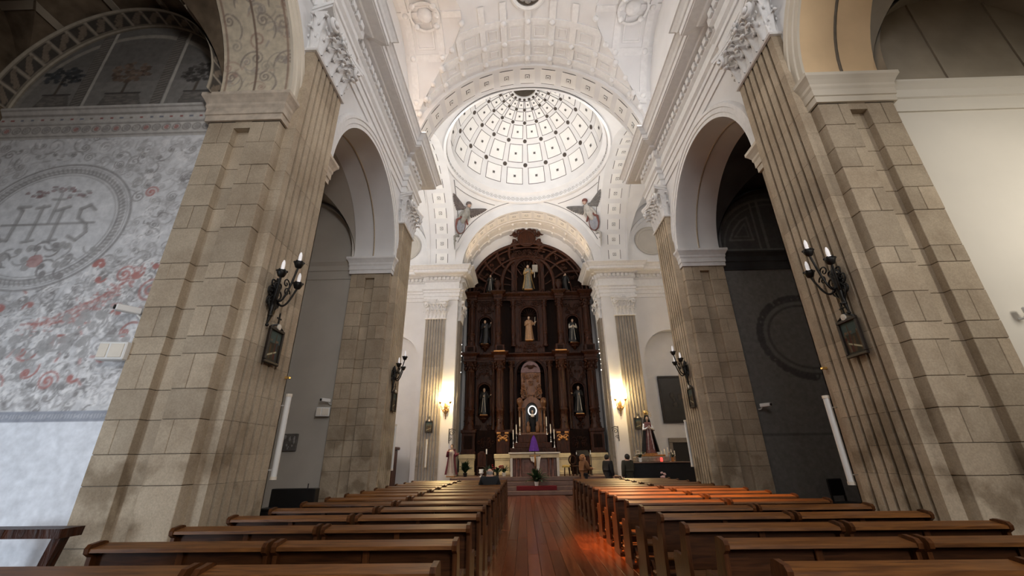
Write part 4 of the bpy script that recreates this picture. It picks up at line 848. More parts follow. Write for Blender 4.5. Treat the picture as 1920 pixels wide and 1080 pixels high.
    # lower border and bare wall below
    cv.rect(-10.5, -6.25, 2.14, 2.27, (0.34, 0.36, 0.41))
    for i in range(90): cv.ellipse(-10.45 + i * 0.047, 2.205, 0.014, 0.03, (0.52, 0.53, 0.56), 0.8)
    cv.rect(-10.5, -6.25, 0.0, 2.14, (0.80, 0.83, 0.88))
    return cv
def dark_canvas():
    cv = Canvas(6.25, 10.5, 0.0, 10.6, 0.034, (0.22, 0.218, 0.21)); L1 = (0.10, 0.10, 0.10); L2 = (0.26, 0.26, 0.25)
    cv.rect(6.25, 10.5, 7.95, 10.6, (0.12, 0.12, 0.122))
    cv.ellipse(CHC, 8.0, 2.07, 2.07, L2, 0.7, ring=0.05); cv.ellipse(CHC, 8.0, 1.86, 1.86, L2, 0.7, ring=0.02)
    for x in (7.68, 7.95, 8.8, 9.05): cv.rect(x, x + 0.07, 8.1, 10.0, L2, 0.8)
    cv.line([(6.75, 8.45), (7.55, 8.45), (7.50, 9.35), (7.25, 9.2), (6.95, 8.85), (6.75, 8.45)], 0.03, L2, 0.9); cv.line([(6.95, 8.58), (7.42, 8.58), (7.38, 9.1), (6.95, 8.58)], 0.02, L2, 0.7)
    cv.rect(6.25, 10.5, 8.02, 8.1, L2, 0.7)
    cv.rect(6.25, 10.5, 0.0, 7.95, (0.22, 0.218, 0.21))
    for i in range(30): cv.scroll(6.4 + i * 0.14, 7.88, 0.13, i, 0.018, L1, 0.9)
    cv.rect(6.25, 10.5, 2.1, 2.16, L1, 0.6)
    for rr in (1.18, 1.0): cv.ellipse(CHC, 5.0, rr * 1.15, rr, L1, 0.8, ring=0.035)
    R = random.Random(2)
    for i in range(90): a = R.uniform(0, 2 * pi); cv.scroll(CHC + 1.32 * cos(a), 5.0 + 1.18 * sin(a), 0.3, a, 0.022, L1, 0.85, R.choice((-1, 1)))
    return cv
chapels = {(s, k): chapel(s, k) for s in (-1, 1) for k in (0, 1)}
# thick blocks that close the chapels behind their cross walls and the wall above the chapel vaults
for s in (-1, 1):
    m = MB(); m.box(min(s * 6.27, s * 10.8), 5.90, 0, max(s * 6.27, s * 10.8), 7.40, 10.6); b = m.build('chapel_wall', M_GREYPLASTER); tag(b, 'wall between the two chapels on the %s side, face towards the altar' % ('mural' if s < 0 else 'plain'), 'wall', None, 'structure')
# ------------------------------------------------------------------ pews
PL = 1.60
def pew_meshes():
    r = {}
    endp = [(-0.10, 0.0), (0.41, 0.0), (0.41, 0.06), (0.36, 0.10), (0.39, 0.58), (0.35, 0.63), (0.12, 0.62), (0.055, 0.90), (0.04, 0.935), (0.0, 0.945), (-0.11, 0.93), (-0.135, 0.90), (-0.13, 0.86), (-0.085, 0.83), (-0.07, 0.12), (-0.10, 0.06)]
    m = MB(); m.prism(endp, -0.02, 0.02, lambda u, v, h: (h, u, v)); r['end_panel'] = m.mesh('end_panel', M_PEWEND)
    h = PL / 2 - 0.03
    m = MB(); m.prism([(-0.125, 0.868), (-0.12, 0.896), (0.045, 0.922), (0.045, 0.898)], -h, h, lambda u, v, q: (q, u, v)); r['book_ledge'] = m.mesh('book_ledge', M_PEW)
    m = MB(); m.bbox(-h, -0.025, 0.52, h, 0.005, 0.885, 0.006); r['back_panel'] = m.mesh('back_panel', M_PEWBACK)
    m = MB(); m.bbox(-0.03, -0.055, 0.13, 0.03, -0.024, 0.88, 0.005); r['centre_post'] = m.mesh('centre_post', M_PEWEND)
    m = MB(); m.bbox(-h, 0.02, 0.425, h, 0.39, 0.46, 0.01); r['seat'] = m.mesh('seat', M_PEW)
    m = MB(); m.bbox(-h, -0.385, 0.17, h, -0.23, 0.205, 0.012); r['kneeler'] = m.mesh('kneeler', M_PEW)
    m = MB(); m.prism([(-0.37, 0.0), (-0.26, 0.0), (-0.05, 0.16), (-0.05, 0.28), (-0.24, 0.175), (-0.37, 0.17)], -0.018, 0.018, lambda u, v, q: (q, u, v)); r['kneeler_bracket'] = m.mesh('kneeler_bracket', M_PEWEND)
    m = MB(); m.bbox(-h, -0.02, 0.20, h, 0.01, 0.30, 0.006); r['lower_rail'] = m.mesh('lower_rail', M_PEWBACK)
    return r
PEW = pew_meshes(); h_ = PL / 2 - 0.025
ORD = ['first', 'second', 'third', 'fourth', 'fifth', 'sixth', 'seventh', 'eighth', 'ninth', 'tenth', 'eleventh', 'twelfth', 'thirteenth', 'fourteenth', 'fifteenth', 'sixteenth']
def pew(x, y, label, R):
    p = empty('church_pew', (x + R.uniform(-0.008, 0.008), y + R.uniform(-0.008, 0.008), 0), R.uniform(-0.003, 0.003)); tag(p, label, 'pew', 'wooden pews of the nave')
    for nme in ('book_ledge', 'back_panel', 'seat', 'kneeler', 'lower_rail', 'centre_post'): inst(nme, PEW[nme], p)
    for sg in (-1, 1): inst('end_panel', PEW['end_panel'], p, T(sg * h_, 0, 0)); inst('kneeler_bracket', PEW['kneeler_bracket'], p, T(sg * (h_ - 0.06), 0, 0))
R = random.Random(11)
for n in range(14):
    y = 3.24 + 0.92 * n
    for k, x in enumerate((-1.10 - PL / 2, -1.14 - PL * 1.5)):
        pew(x, y, 'varnished pew %s, mural chapel side, %s row from the viewer' % ('beside the aisle' if k == 0 else 'against the pier', ORD[n]), R)
for n in range(15):
    y = 3.22 + 0.865 * n
    for k, x in enumerate((1.10 + PL / 2, 1.14 + PL * 1.5)):
        pew(x, y, 'varnished pew %s, dark chapel side, %s row from the viewer' % ('beside the aisle' if k == 0 else 'against the pier', ORD[n]), R)

# ------------------------------------------------------------------ wall fittings on the pilasters
def scroll_pts(c, r, turns, ph, sg, n=20, shrink=0.85):
    return [(c[0] + r * (1 - shrink * i / n) * cos(ph + sg * 2 * pi * turns * i / n), c[1], c[2] + r * (1 - shrink * i / n) * sin(ph + sg * 2 * pi * turns * i / n)) for i in range(n + 1)]
def sconce(M, label, group, lit=False, sc=1.0):
    # local: u = sideways, v = out of the wall (+y), z up; origin at the backplate
    r = empty('wall_sconce'); r.matrix_world = M @ Matrix.Scale(sc, 4); tag(r, label, 'sconce', group)
    met = M_IRON if not lit else M_BRASS
    m = MB(); m.tube([(0, 0.03, -0.52), (0, 0.05, -0.40), (0, 0.06, -0.2), (0, 0.08, 0.1), (0, 0.05, 0.3)], [0.012, 0.03, 0.045, 0.05, 0.02], 8); m.sphere((0, 0.04, -0.52), 0.03, 8, 6); m.sphere((0, 0.055, -0.36), 0.04, 8, 6); m.build('stem', met, r, True)
    m = MB()
    for sg in (-1, 1):
        for cz, rr in ((-0.12, 0.10), (0.05, 0.11), (0.2, 0.08)): m.tube(scroll_pts((sg * rr, 0.05, cz), rr, 1.3, pi if sg > 0 else 0, sg), 0.014, 5)
        m.tube([(sg * 0.02, 0.05, -0.3), (sg * 0.09, 0.06, -0.22), (sg * 0.12, 0.05, -0.1), (sg * 0.03, 0.05, 0.0)], 0.016, 5)
    m.bbox(-0.09, 0.0, -0.08, 0.09, 0.04, 0.16, 0.01); m.build('backplate', met, r, True)
    for u, v, z0 in ((-0.26, 0.26, 0.30), (0.0, 0.36, 0.58), (0.26, 0.26, 0.30)):
        m = MB(); pts = [(0, 0.05, 0.02)] + [(u * t + (0.0), 0.05 + (v - 0.05) * t, 0.02 - 0.22 * sin(pi * t) + (z0 - 0.1) * t * t) for t in [i / 12 for i in range(1, 13)]]
        m.tube(pts, 0.018, 6); m.tube(scroll_pts((u * 0.6, v * 0.6, z0 * 0.35), 0.09, 1.2, 0, 1 if u >= 0 else -1), 0.012, 5)
        a = m.build('arm', met, r, True)
        c = MB(); c.lathe([(0.01, -0.10), (0.05, -0.08), (0.075, -0.02), (0.08, 0.02), (0.05, 0.02), (0.045, 0.0)], 12, (u, v, z0))
        for q in range(6): aa = q * pi / 3; c.sphere((u + 0.07 * cos(aa), v + 0.07 * sin(aa), z0 + 0.015), 0.022, 6, 4)
        c.build('drip_cup', met, a, True)
        b = MB(); b.lathe([(0.03, 0.0), (0.032, 0.06), (0.026, 0.07), (0.03, 0.10), (0.027, 0.16), (0.012, 0.21), (0.0, 0.22)] if not lit else [(0.03, 0.0), (0.10, 0.10), (0.12, 0.22), (0.085, 0.34), (0.0, 0.42)], 10, (u, v, z0))
        b.build('bulb', M_LITBULB if lit else M_BULB, a, True)
    return r
for s in (-1, 1):
    side = 'mural' if s < 0 else 'dark'
    sconce(frame((s * 4.70, 6.27, 4.16), (0, 1, 0), (-s, 0, 0), (0, 0, 1)), 'black iron three-candle sconce on the nearer pier, %s chapel side' % ('mural' if s < 0 else 'plain'), 'iron sconces on the piers')
    sconce(frame((s * 4.70, 13.1, 4.10), (0, 1, 0), (-s, 0, 0), (0, 0, 1)), 'black iron three-candle sconce on the farther pier, %s chapel side' % side, 'iron sconces on the piers')
    l = sconce(frame((s * 4.86, 23.72, 4.25), (1, 0, 0), (0, -1, 0), (0, 0, 1)), 'lit gilded sconce glowing beside the altarpiece, %s chapel side' % side, 'lit sconces by the altar', True, 1.05)
    point('sconce_lamp_light', (s * 4.86, 23.25, 4.75), 210, (1.0, 0.68, 0.30), 0.15)
def station(M, label):
    r = empty('framed_station_picture'); r.matrix_world = M; tag(r, label, 'picture', 'stations of the cross')
    w_, h = 0.21, 0.30
    m = MB(); 
    for x0, z0, x1, z1 in ((-w_, -h, w_, -h + 0.05), (-w_, h - 0.05, w_, h), (-w_, -h + 0.05, -w_ + 0.045, h - 0.05), (w_ - 0.045, -h + 0.05, w_, h - 0.05)): m.bbox(x0, 0.01, z0, x1, 0.06, z1, 0.008)
    m.build('frame', M_FRAME, r)
    cv = Canvas(-w_ + 0.04, w_ - 0.04, -h + 0.045, h - 0.045, 0.008, (0.05, 0.045, 0.03)); cv.rect(-1, 1, 0.05, 1, (0.07, 0.10, 0.09))
    Rr = random.Random(sum(map(ord, label)) % 997)
    for i in range(7): x = Rr.uniform(-0.13, 0.13); cv.line([(x, -0.2), (x + Rr.uniform(-.03, .03), Rr.uniform(-0.05, 0.08))], 0.02, Rr.choice([(0.10, 0.06, 0.03), (0.05, 0.06, 0.06), (0.13, 0.10, 0.06), (0.10, 0.03, 0.02)])); cv.ellipse(x, 0.09, 0.016, 0.02, (0.20, 0.13, 0.08))
    cv.line([(-0.13, -0.17), (0.1, -0.08)], 0.012, (0.45, 0.42, 0.28)); cv.line([(0.02, -0.2), (0.04, 0.2)], 0.01, (0.08, 0.05, 0.03))
    cv.object('picture_panel', lambda A, B: (A, np.full_like(A, 0.03), B), M_PAINT2, r)
    m = MB(); m.lathe([(0.0, 0.0), (0.05, 0.0), (0.05, 0.02), (0.0, 0.025)], 14); m.build('medallion', M_CLOTHW, r, False, T(0, 0.05, h + 0.03) @ Matrix.Rotation(-pi / 2, 4, 'X'))
    m = MB(); m.bbox(-0.012, 0.02, h + 0.06, 0.012, 0.04, h + 0.28, 0.003); m.bbox(-0.06, 0.02, h + 0.17, 0.06, 0.04, h + 0.195, 0.003); m.tube([(-w_ + 0.03, 0.03, h), (-0.08, 0.03, h + 0.05), (0, 0.03, h + 0.08), (0.08, 0.03, h + 0.05), (w_ - 0.03, 0.03, h)], 0.018, 6); m.build('cross_crest', M_IRON, r)
    return r
def tube(loc, wall, label):
    r = empty('tube_lamp', loc); tag(r, label, 'tube lamp', 'white tube lamps on the pilasters')
    m = MB(); m.lathe([(0.048, 0.04), (0.048, 1.36)], 14); m.build('tube', M_WHITE, r, True)
    for z in (0.0, 1.35): c = MB(); c.lathe([(0.0, z), (0.055, z), (0.055, z + 0.05), (0.0, z + 0.05)], 14); c.build('end_cap', M_CLOTHW, r)
    for z in (0.15, 1.2): c = MB(); c.tube([(0, 0, z), (wall[0], wall[1], z)], 0.012, 6); c.build('bracket', M_WHITE, r)
for s in (-1, 1):
    side = 'mural' if s < 0 else 'dark'
    station(frame((s * 4.70, 6.58 if s < 0 else 6.38, 3.36 if s < 0 else 3.27), (0, 1, 0), (-s, 0, 0), (0, 0, 1)), 'framed station picture on the nearer pier, %s chapel side' % ('mural' if s < 0 else 'plain'))
    station(frame((s * 4.70, 13.45 if s < 0 else 13.1, 3.32 if s < 0 else 3.25), (0, 1, 0), (-s, 0, 0), (0, 0, 1)), 'framed station picture on the farther pier, %s chapel side' % side)
    station(frame((s * 5.74, 23.66, 3.27), (1, 0, 0), (0, -1, 0), (0, 0, 1)), 'framed station picture on the transept pilaster, %s chapel side' % side)
    tube((s * 4.72, 7.42, 1.30 if s < 0 else 1.12), (s * 0.19, 0.0), 'white tube lamp on the nearer pier, %s chapel side' % ('mural' if s < 0 else 'plain'))
    tube((s * 4.76, 14.16, 1.28), (s * 0.1, -0.12), 'white tube lamp on the farther pier, %s chapel side' % side)
    m = MB(); m.bbox(-0.06, -0.03, -0.02, 0.06, 0.03, 0.02, 0.006); o = m.build('emergency_light', M_GOLD, None, False, T(s * 4.70, 7.2, 2.95)); tag(o, 'small brass fitting above the tube lamp, %s chapel side' % side, 'fitting', 'brass fittings')
tube((-5.78, 23.54, 1.22), (0.0, 0.10), 'white tube lamp on the transept pilaster by the crimson-robed statue')
def cctv(loc, aim, label):
    r = empty('security_camera', loc, aim); tag(r, label, 'camera', 'security cameras')
    m = MB(); m.bbox(-0.05, -0.16, -0.05, 0.05, 0.14, 0.05, 0.012); m.build('housing', M_WHITE, r)
    m = MB(); m.lathe([(0.035, 0.0), (0.035, 0.02), (0.0, 0.025)], 12); m.build('lens', M_BLACK, r, False, T(0, -0.16, 0) @ Matrix.Rotation(pi / 2, 4, 'X'))
    m = MB(); m.tube([(0, 0.1, -0.04), (0, 0.16, -0.10), (0, 0.22, -0.10)], 0.02, 6); m.build('bracket', M_WHITE, r)
def speaker(loc, rz, label):
    r = empty('speaker', loc, rz); tag(r, label, 'speaker', 'white wall speakers')
    m = MB(); m.bbox(-0.19, -0.10, -0.13, 0.19, 0.05, 0.13, 0.012); m.build('case', M_WHITE, r)
    for x0, x1 in ((-0.17, -0.05), (-0.02, 0.16)): m = MB(); m.bbox(x0, -0.112, -0.10, x1, -0.10, 0.10, 0.004); m.build('grille', M_CLOTHW, r)
    m = MB(); m.bbox(-0.05, 0.05, -0.05, 0.05, 0.12, 0.05, 0.004); m.build('wall_mount', M_IRON, r)
cctv((-6.42, 5.66, 3.72), -0.6, 'white security camera on the mural wall above the speaker'); speaker((-6.42, 5.70, 3.08), 0.1, 'white wall speaker on the mural beside the nearer pier')
cctv((-6.40, 12.40, 3.26), -0.5, 'grey security camera beside the farther pier on the shadowed wall'); speaker((-6.47, 12.50, 2.93), 0.3, 'small white speaker box beside the farther pier')
cctv((6.46, 12.40, 2.92), 0.5, 'small security camera on the dark chapel wall'); cctv((6.74, 5.62, 3.44), 0.4, 'white security camera on the plain white chapel wall')
# relief plaque in the shadowed chapel
r = empty('relief_plaque', (-7.40, 12.59, 2.1)); tag(r, 'dark square relief plaque on the shadowed chapel wall', 'plaque')
m = MB(); m.bbox(-0.27, -0.05, -0.24, 0.27, 0.02, 0.24, 0.015); m.build('slab', simple('slate plaque', (0.13, 0.12, 0.11), 0.7, var=0.3, scale=12), r)
q = random.Random(5)
for k in range(14): m = MB(); m.sphere((q.uniform(-.2, .2), -0.055, q.uniform(-.17, .17)), q.uniform(0.02, 0.05), 7, 5, (1, 0.5, 1.4)); m.build('relief_figure', M_GREYSTUD, r, True)
# black upright cabinet, far side of the nearer pier
r = empty('black_cabinet', (-5.7, 10.0, 0)); tag(r, 'black upright cabinet behind the pews in the shadowed chapel arch', 'cabinet')
m = MB(); m.bbox(-0.55, -0.3, 0.0, 0.55, 0.3, 0.62, 0.015); m.build('body', M_BLACK, r); m = MB(); m.bbox(-0.5, 0.05, 0.62, 0.5, 0.28, 1.02, 0.015); m.build('upper_case', M_BLACK, r); m = MB(); m.bbox(-0.52, -0.32, 0.62, 0.52, 0.04, 0.66, 0.01); m.build('shelf', M_BLACK, r); m = MB(); m.tube([(0.3, 0.1, 1.02), (0.3, 0.1, 1.12)], 0.012, 6); m.build('knob', M_BLACK, r)
# wooden kneeling bench in the mural chapel
r = empty('kneeling_bench', (-6.1, 5.1, 0)); tag(r, 'old dark wooden bench with slanted supports before the mural wall', 'bench')
m = MB(); m.prism([(-0.13, 0.84), (0.12, 0.84), (0.13, 0.93), (-0.13, 0.93)], -0.9, 0.55, lambda u, v, q: (q, u, v)); m.build('top_rail', M_DARKWOOD, r)
for x in (0.36, -0.75): m = MB(); m.prism([(x + 0.03, 0.84), (x + 0.13, 0.84), (x - 0.05, 0.0), (x - 0.15, 0.0)], -0.05, 0.05, lambda u, v, q: (u, q, v)); m.build('slanted_leg', M_DARKWOOD, r)
m = MB(); m.bbox(-0.95, -0.34, 0.40, 0.22, 0.10, 0.44, 0.01); m.build('seat', M_DARKWOOD, r)
for x in (-0.85, -0.05): m = MB(); m.bbox(x, -0.3, 0.0, x + 0.07, -0.22, 0.40, 0.006); m.build('leg', M_DARKWOOD, r)
r = empty('chapel_chair', (7.6, 11.8, 0), 0.3); tag(r, 'dark chair standing in the dark chapel behind the pews', 'chair')
m = MB(); m.bbox(-0.25, -0.25, 0.42, 0.25, 0.25, 0.47, 0.01); m.build('seat', M_BLACK, r); m = MB(); m.bbox(-0.25, 0.2, 0.6, 0.25, 0.25, 1.0, 0.02); m.build('backrest', M_BLACK, r)
for x in (-0.22, 0.22):
    for y in (-0.22, 0.22): m = MB(); m.bbox(x - 0.02, y - 0.02, 0, x + 0.02, y + 0.02, 0.6 if y > 0 else 0.42, 0.004); m.build('leg', M_BLACK, r)
# ------------------------------------------------------------------ dais
ds = empty('altar_dais', (0, 21.3, 0)); tag(ds, 'brown stone steps and raised floor in front of the altar', 'steps', None, 'structure'); ds['kind'] = 'structure'
for k, (y, z) in enumerate(((21.3, 0.18), (21.65, 0.36), (22.0, 0.55), (22.35, 0.75))):
    m = MB(); m.bbox(-4.25, y, 0.0 if k == 0 else z - 0.19, 4.25, (26.85 if k == 3 else y + 0.7), z, 0.02); m.build('step', M_STEP, ds, False, T(0, -21.3, 0))
ds.name = 'altar_steps_floor'
m = MB(); m.bbox(-0.92, 21.635, 0.362, 1.0, 21.99, 0.376, 0.004); m.bbox(-0.92, 21.630, 0.19, 1.0, 21.645, 0.37, 0.004); o = m.build('red_carpet', M_RED); tag(o, 'dark red carpet strip laid on the altar steps', 'carpet')

# ------------------------------------------------------------------ altarpiece
ret = empty('altarpiece', (0, 26.4, 0)); tag(ret, 'tall dark carved walnut altarpiece with arched top, columns and niches', 'altarpiece')
RB = T(0, -26.4, 0)
def rp(m, name, mat, parent=None, smooth=False, mat2=None):
    o = m.build(name, mat, parent or ret, smooth)
    if parent is None or parent == ret: o.matrix_local = RB
    return o
YB = 26.30
m = MB(); outline = [(-4.22, 1.85), (4.22, 1.85), (4.22, 11.95)] + [(4.22 * cos(pi * i / 40), 11.95 + 4.15 * sin(pi * i / 40)) for i in range(1, 40)] + [(-4.22, 11.95)]
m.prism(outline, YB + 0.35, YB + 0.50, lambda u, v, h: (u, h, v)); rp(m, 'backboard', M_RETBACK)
def arch_panel(x0, x1, z0, z1, xc, r, zb, zs, y, name='carved_panel'):
    # board with an arched opening
    m = MB(); n = 16; pts = [(xc - r, zb)] + [(xc - r * cos(pi * i / n), zs + r * sin(pi * i / n)) for i in range(n + 1)] + [(xc + r, zb)]
    arc = pts[1:-1]
    m.grid([[(x, y, z) for x, z in arc], [(x, y, z1) for x, z in arc]])
    for a, b in ((x0, xc - r), (xc + r, x1)): m.quad((a, y, z0), (b, y, z0), (b, y, z1), (a, y, z1))
    if zb > z0: m.quad((xc - r, y, z0), (xc + r, y, z0), (xc + r, y, zb), (xc - r, y, zb))
    m.grid([[(x, y, z) for x, z in pts], [(x, y + 0.34, z) for x, z in pts]]); m.quad((xc - r, y, zb), (xc + r, y, zb), (xc + r, y + 0.34, zb), (xc - r, y + 0.34, zb))
    o = rp(m, name, M_DARKWOOD)
    f = MB(); f.tube([(x, y - 0.03, z) for x, z in pts], 0.05, 6); f.tube([(xc + (x - xc) * 1.14, y - 0.02, z + (0.09 if z > zs else 0)) for x, z in pts], 0.03, 5); f.build('arch_frame', M_DARKWOOD, o, True)
    sh = MB()
    for k in range(9): a = pi * (k + 0.5) / 9; sh.tube([(xc + 0.1 * r * cos(a), y + 0.30, zs + 0.05), (xc + 0.92 * r * cos(a), y + 0.22, zs + 0.9 * r * sin(a))], [0.03, 0.10 * r], 5)
    sh.build('shell_ribs', M_RETBACK, o, True); return o
def scrollwork(x0, x1, z0, z1, y, n, seed, name='scrollwork', mat=None, r=0.028):
    R = random.Random(seed); m = MB(); xc = (x0 + x1) / 2
    for i in range(n):
        u = R.uniform(0.05, 1) * (x1 - x0) / 2; z = R.uniform(z0, z1); rr = R.uniform(0.09, 0.22) * min(1.0, (x1 - x0) / 1.4 + 0.25)
        ph = R.uniform(0, 6); sg = R.choice((-1, 1))
        for q in (-1, 1):
            pts = scroll_pts((xc + q * u, y - R.uniform(0, 0.03), z), rr, 1.3, (ph if q > 0 else pi - ph), sg * q, 14); m.tube(pts, [r * (1 - 0.5 * k / 14) for k in range(15)], 5)
            m.sphere((xc + q * u, y - 0.02, z), r * 1.5, 6, 4)
    o = rp(m, name, mat or M_DARKWOOD, None, True); o['kind'] = 'stuff'; return o
# predella
for s in (-1, 1):
    for x0, x1, nm in ((3.42, 4.22, 'pedestal'),):
        m = MB(); a, b = sorted((s * x0, s * x1)); m.bbox(a, YB - 0.55, 1.85, b, YB + 0.1, 3.2, 0.03); m.bbox(a - 0.05, YB - 0.62, 3.02, b + 0.05, YB + 0.1, 3.22, 0.03); m.bbox(a - 0.04, YB - 0.6, 1.85, b + 0.04, YB + 0.1, 2.0, 0.03); p = rp(m, 'pedestal', M_DARKWOOD)
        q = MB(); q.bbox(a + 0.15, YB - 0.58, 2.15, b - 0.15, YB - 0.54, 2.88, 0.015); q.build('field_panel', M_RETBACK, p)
    a, b = sorted((s * 1.36, s * 2.14)); m = MB(); m.bbox(a, YB - 0.85, 1.85, b, YB + 0.1, 3.05, 0.03); m.bbox(a - 0.06, YB - 0.92, 2.98, b + 0.06, YB + 0.1, 3.18, 0.04); p = rp(m, 'pedestal', M_DARKWOOD)
    q = MB()
    for k in range(5): q.sphere(((a + b) / 2 + (k - 2) * 0.11, YB - 0.88, 2.62 + 0.1 * cos(k - 2)), 0.085, 8, 6, (1, 0.7, 1))
    for sg in (-1, 1): q.tube([((a + b) / 2 + sg * t[0], YB - 0.9, t[2]) for t in scroll_pts((0.17, 0, 2.75), 0.13, 1.2, 0, 1)], 0.035, 6); q.bbox((a + b) / 2 + sg * 0.24 - 0.12, YB - 0.93, 2.92, (a + b) / 2 + sg * 0.24 + 0.12, YB - 0.88, 3.04, 0.01)
    q.build('gilded_carving', M_GILT, p, True)
    a, b = sorted((s * 2.2, s * 3.4)); m = MB(); m.bbox(a, YB - 0.15, 1.85, b, YB + 0.2, 3.2, 0.02); rp(m, 'predella_panel', M_RETBACK); scrollwork(a + 0.15, b - 0.15, 2.2, 2.9, YB - 0.17, 5, 40 + s)
# stepped gradine behind the altar
for k, (hw__, y0, z0, z1) in enumerate(((1.32, 25.05, 0.75, 2.15), (1.08, 25.25, 2.15, 2.45), (0.86, 25.45, 2.45, 2.88))):
    m = MB(); m.bbox(-hw__, y0, z0, hw__, 26.2, z1, 0.02); rp(m, 'gradine_step', M_DARKWOOD2 if False else M_DARKWOOD)
# columns
def column(x, y, z0, z1, r, capz, twist=False, mat=None):
    m = MB(); h = z1 - z0
    m.lathe([(r * 1.35, z0), (r * 1.35, z0 + 0.08), (r * 1.15, z0 + 0.14), (r * 1.25, z0 + 0.2), (r, z0 + 0.26), (r * 1.02, z0 + h * 0.3), (r * 1.14, z0 + h * 0.31), (r * 1.14, z0 + h * 0.34), (r * 1.0, z0 + h * 0.35), (r * 0.88, z1 - 0.08), (r * 1.05, z1 - 0.05), (r * 1.05, z1)], 16, (x, y, 0))
    o = rp(m, 'column', mat or M_DARKWOOD, None, True)
    d = MB()
    for k in range(8): a = 2 * pi * k / 8; d.tube([(x + r * 0.98 * cos(a), y + r * 0.98 * sin(a), z0 + h * 0.37), (x + r * 0.86 * cos(a), y + r * 0.86 * sin(a), z1 - 0.1)], r * 0.14, 5)
    for k in range(18): a = k * 2.4; z = z0 + 0.3 + h * 0.26 * (k / 18); d.sphere((x + r * 1.02 * cos(a), y + r * 1.02 * sin(a), z), r * 0.2, 6, 4)
    d.build('column_reeds', mat or M_DARKWOOD, o, True)
    c = MB(); c.lathe([(r * 0.9, z1), (r * 1.1, z1 + (capz - z1) * 0.5), (r * 1.5, capz - 0.06)], 12, (x, y, 0)); c.bbox(x - r * 1.6, y - r * 1.6, capz - 0.08, x + r * 1.6, y + r * 1.6, capz, 0.01)
    for row in range(2):
        for k in range(8): a = 2 * pi * (k + 0.5 * row) / 8; zz = z1 + (capz - z1) * (0.25 + 0.35 * row); c.sphere((x + r * 1.25 * cos(a), y + r * 1.25 * sin(a), zz), r * 0.32, 6, 5, (1, 1, 1.4))
    for k in range(4): a = pi / 4 + k * pi / 2; c.sphere((x + r * 1.75 * cos(a), y + r * 1.75 * sin(a), capz - 0.15), r * 0.35, 7, 5)
    c.build('column_capital', mat or M_DARKWOOD, o, True); return o
for s in (-1, 1):
    column(s * 3.84, YB - 0.22, 3.22, 6.75, 0.27, 7.38); column(s * 1.93, YB - 0.50, 3.18, 6.75, 0.22, 7.38); column(s * 1.22, YB - 0.25, 3.0, 6.9, 0.13, 7.38); column(s * 2.36, YB - 0.06, 3.22, 6.8, 0.10, 7.38)
    column(s * 3.84, YB - 0.18, 8.35, 11.0, 0.22, 11.6); column(s * 2.05, YB - 0.35, 8.35, 11.0, 0.18, 11.6); column(s * 1.05, YB - 0.12, 8.35, 11.0, 0.13, 11.6)
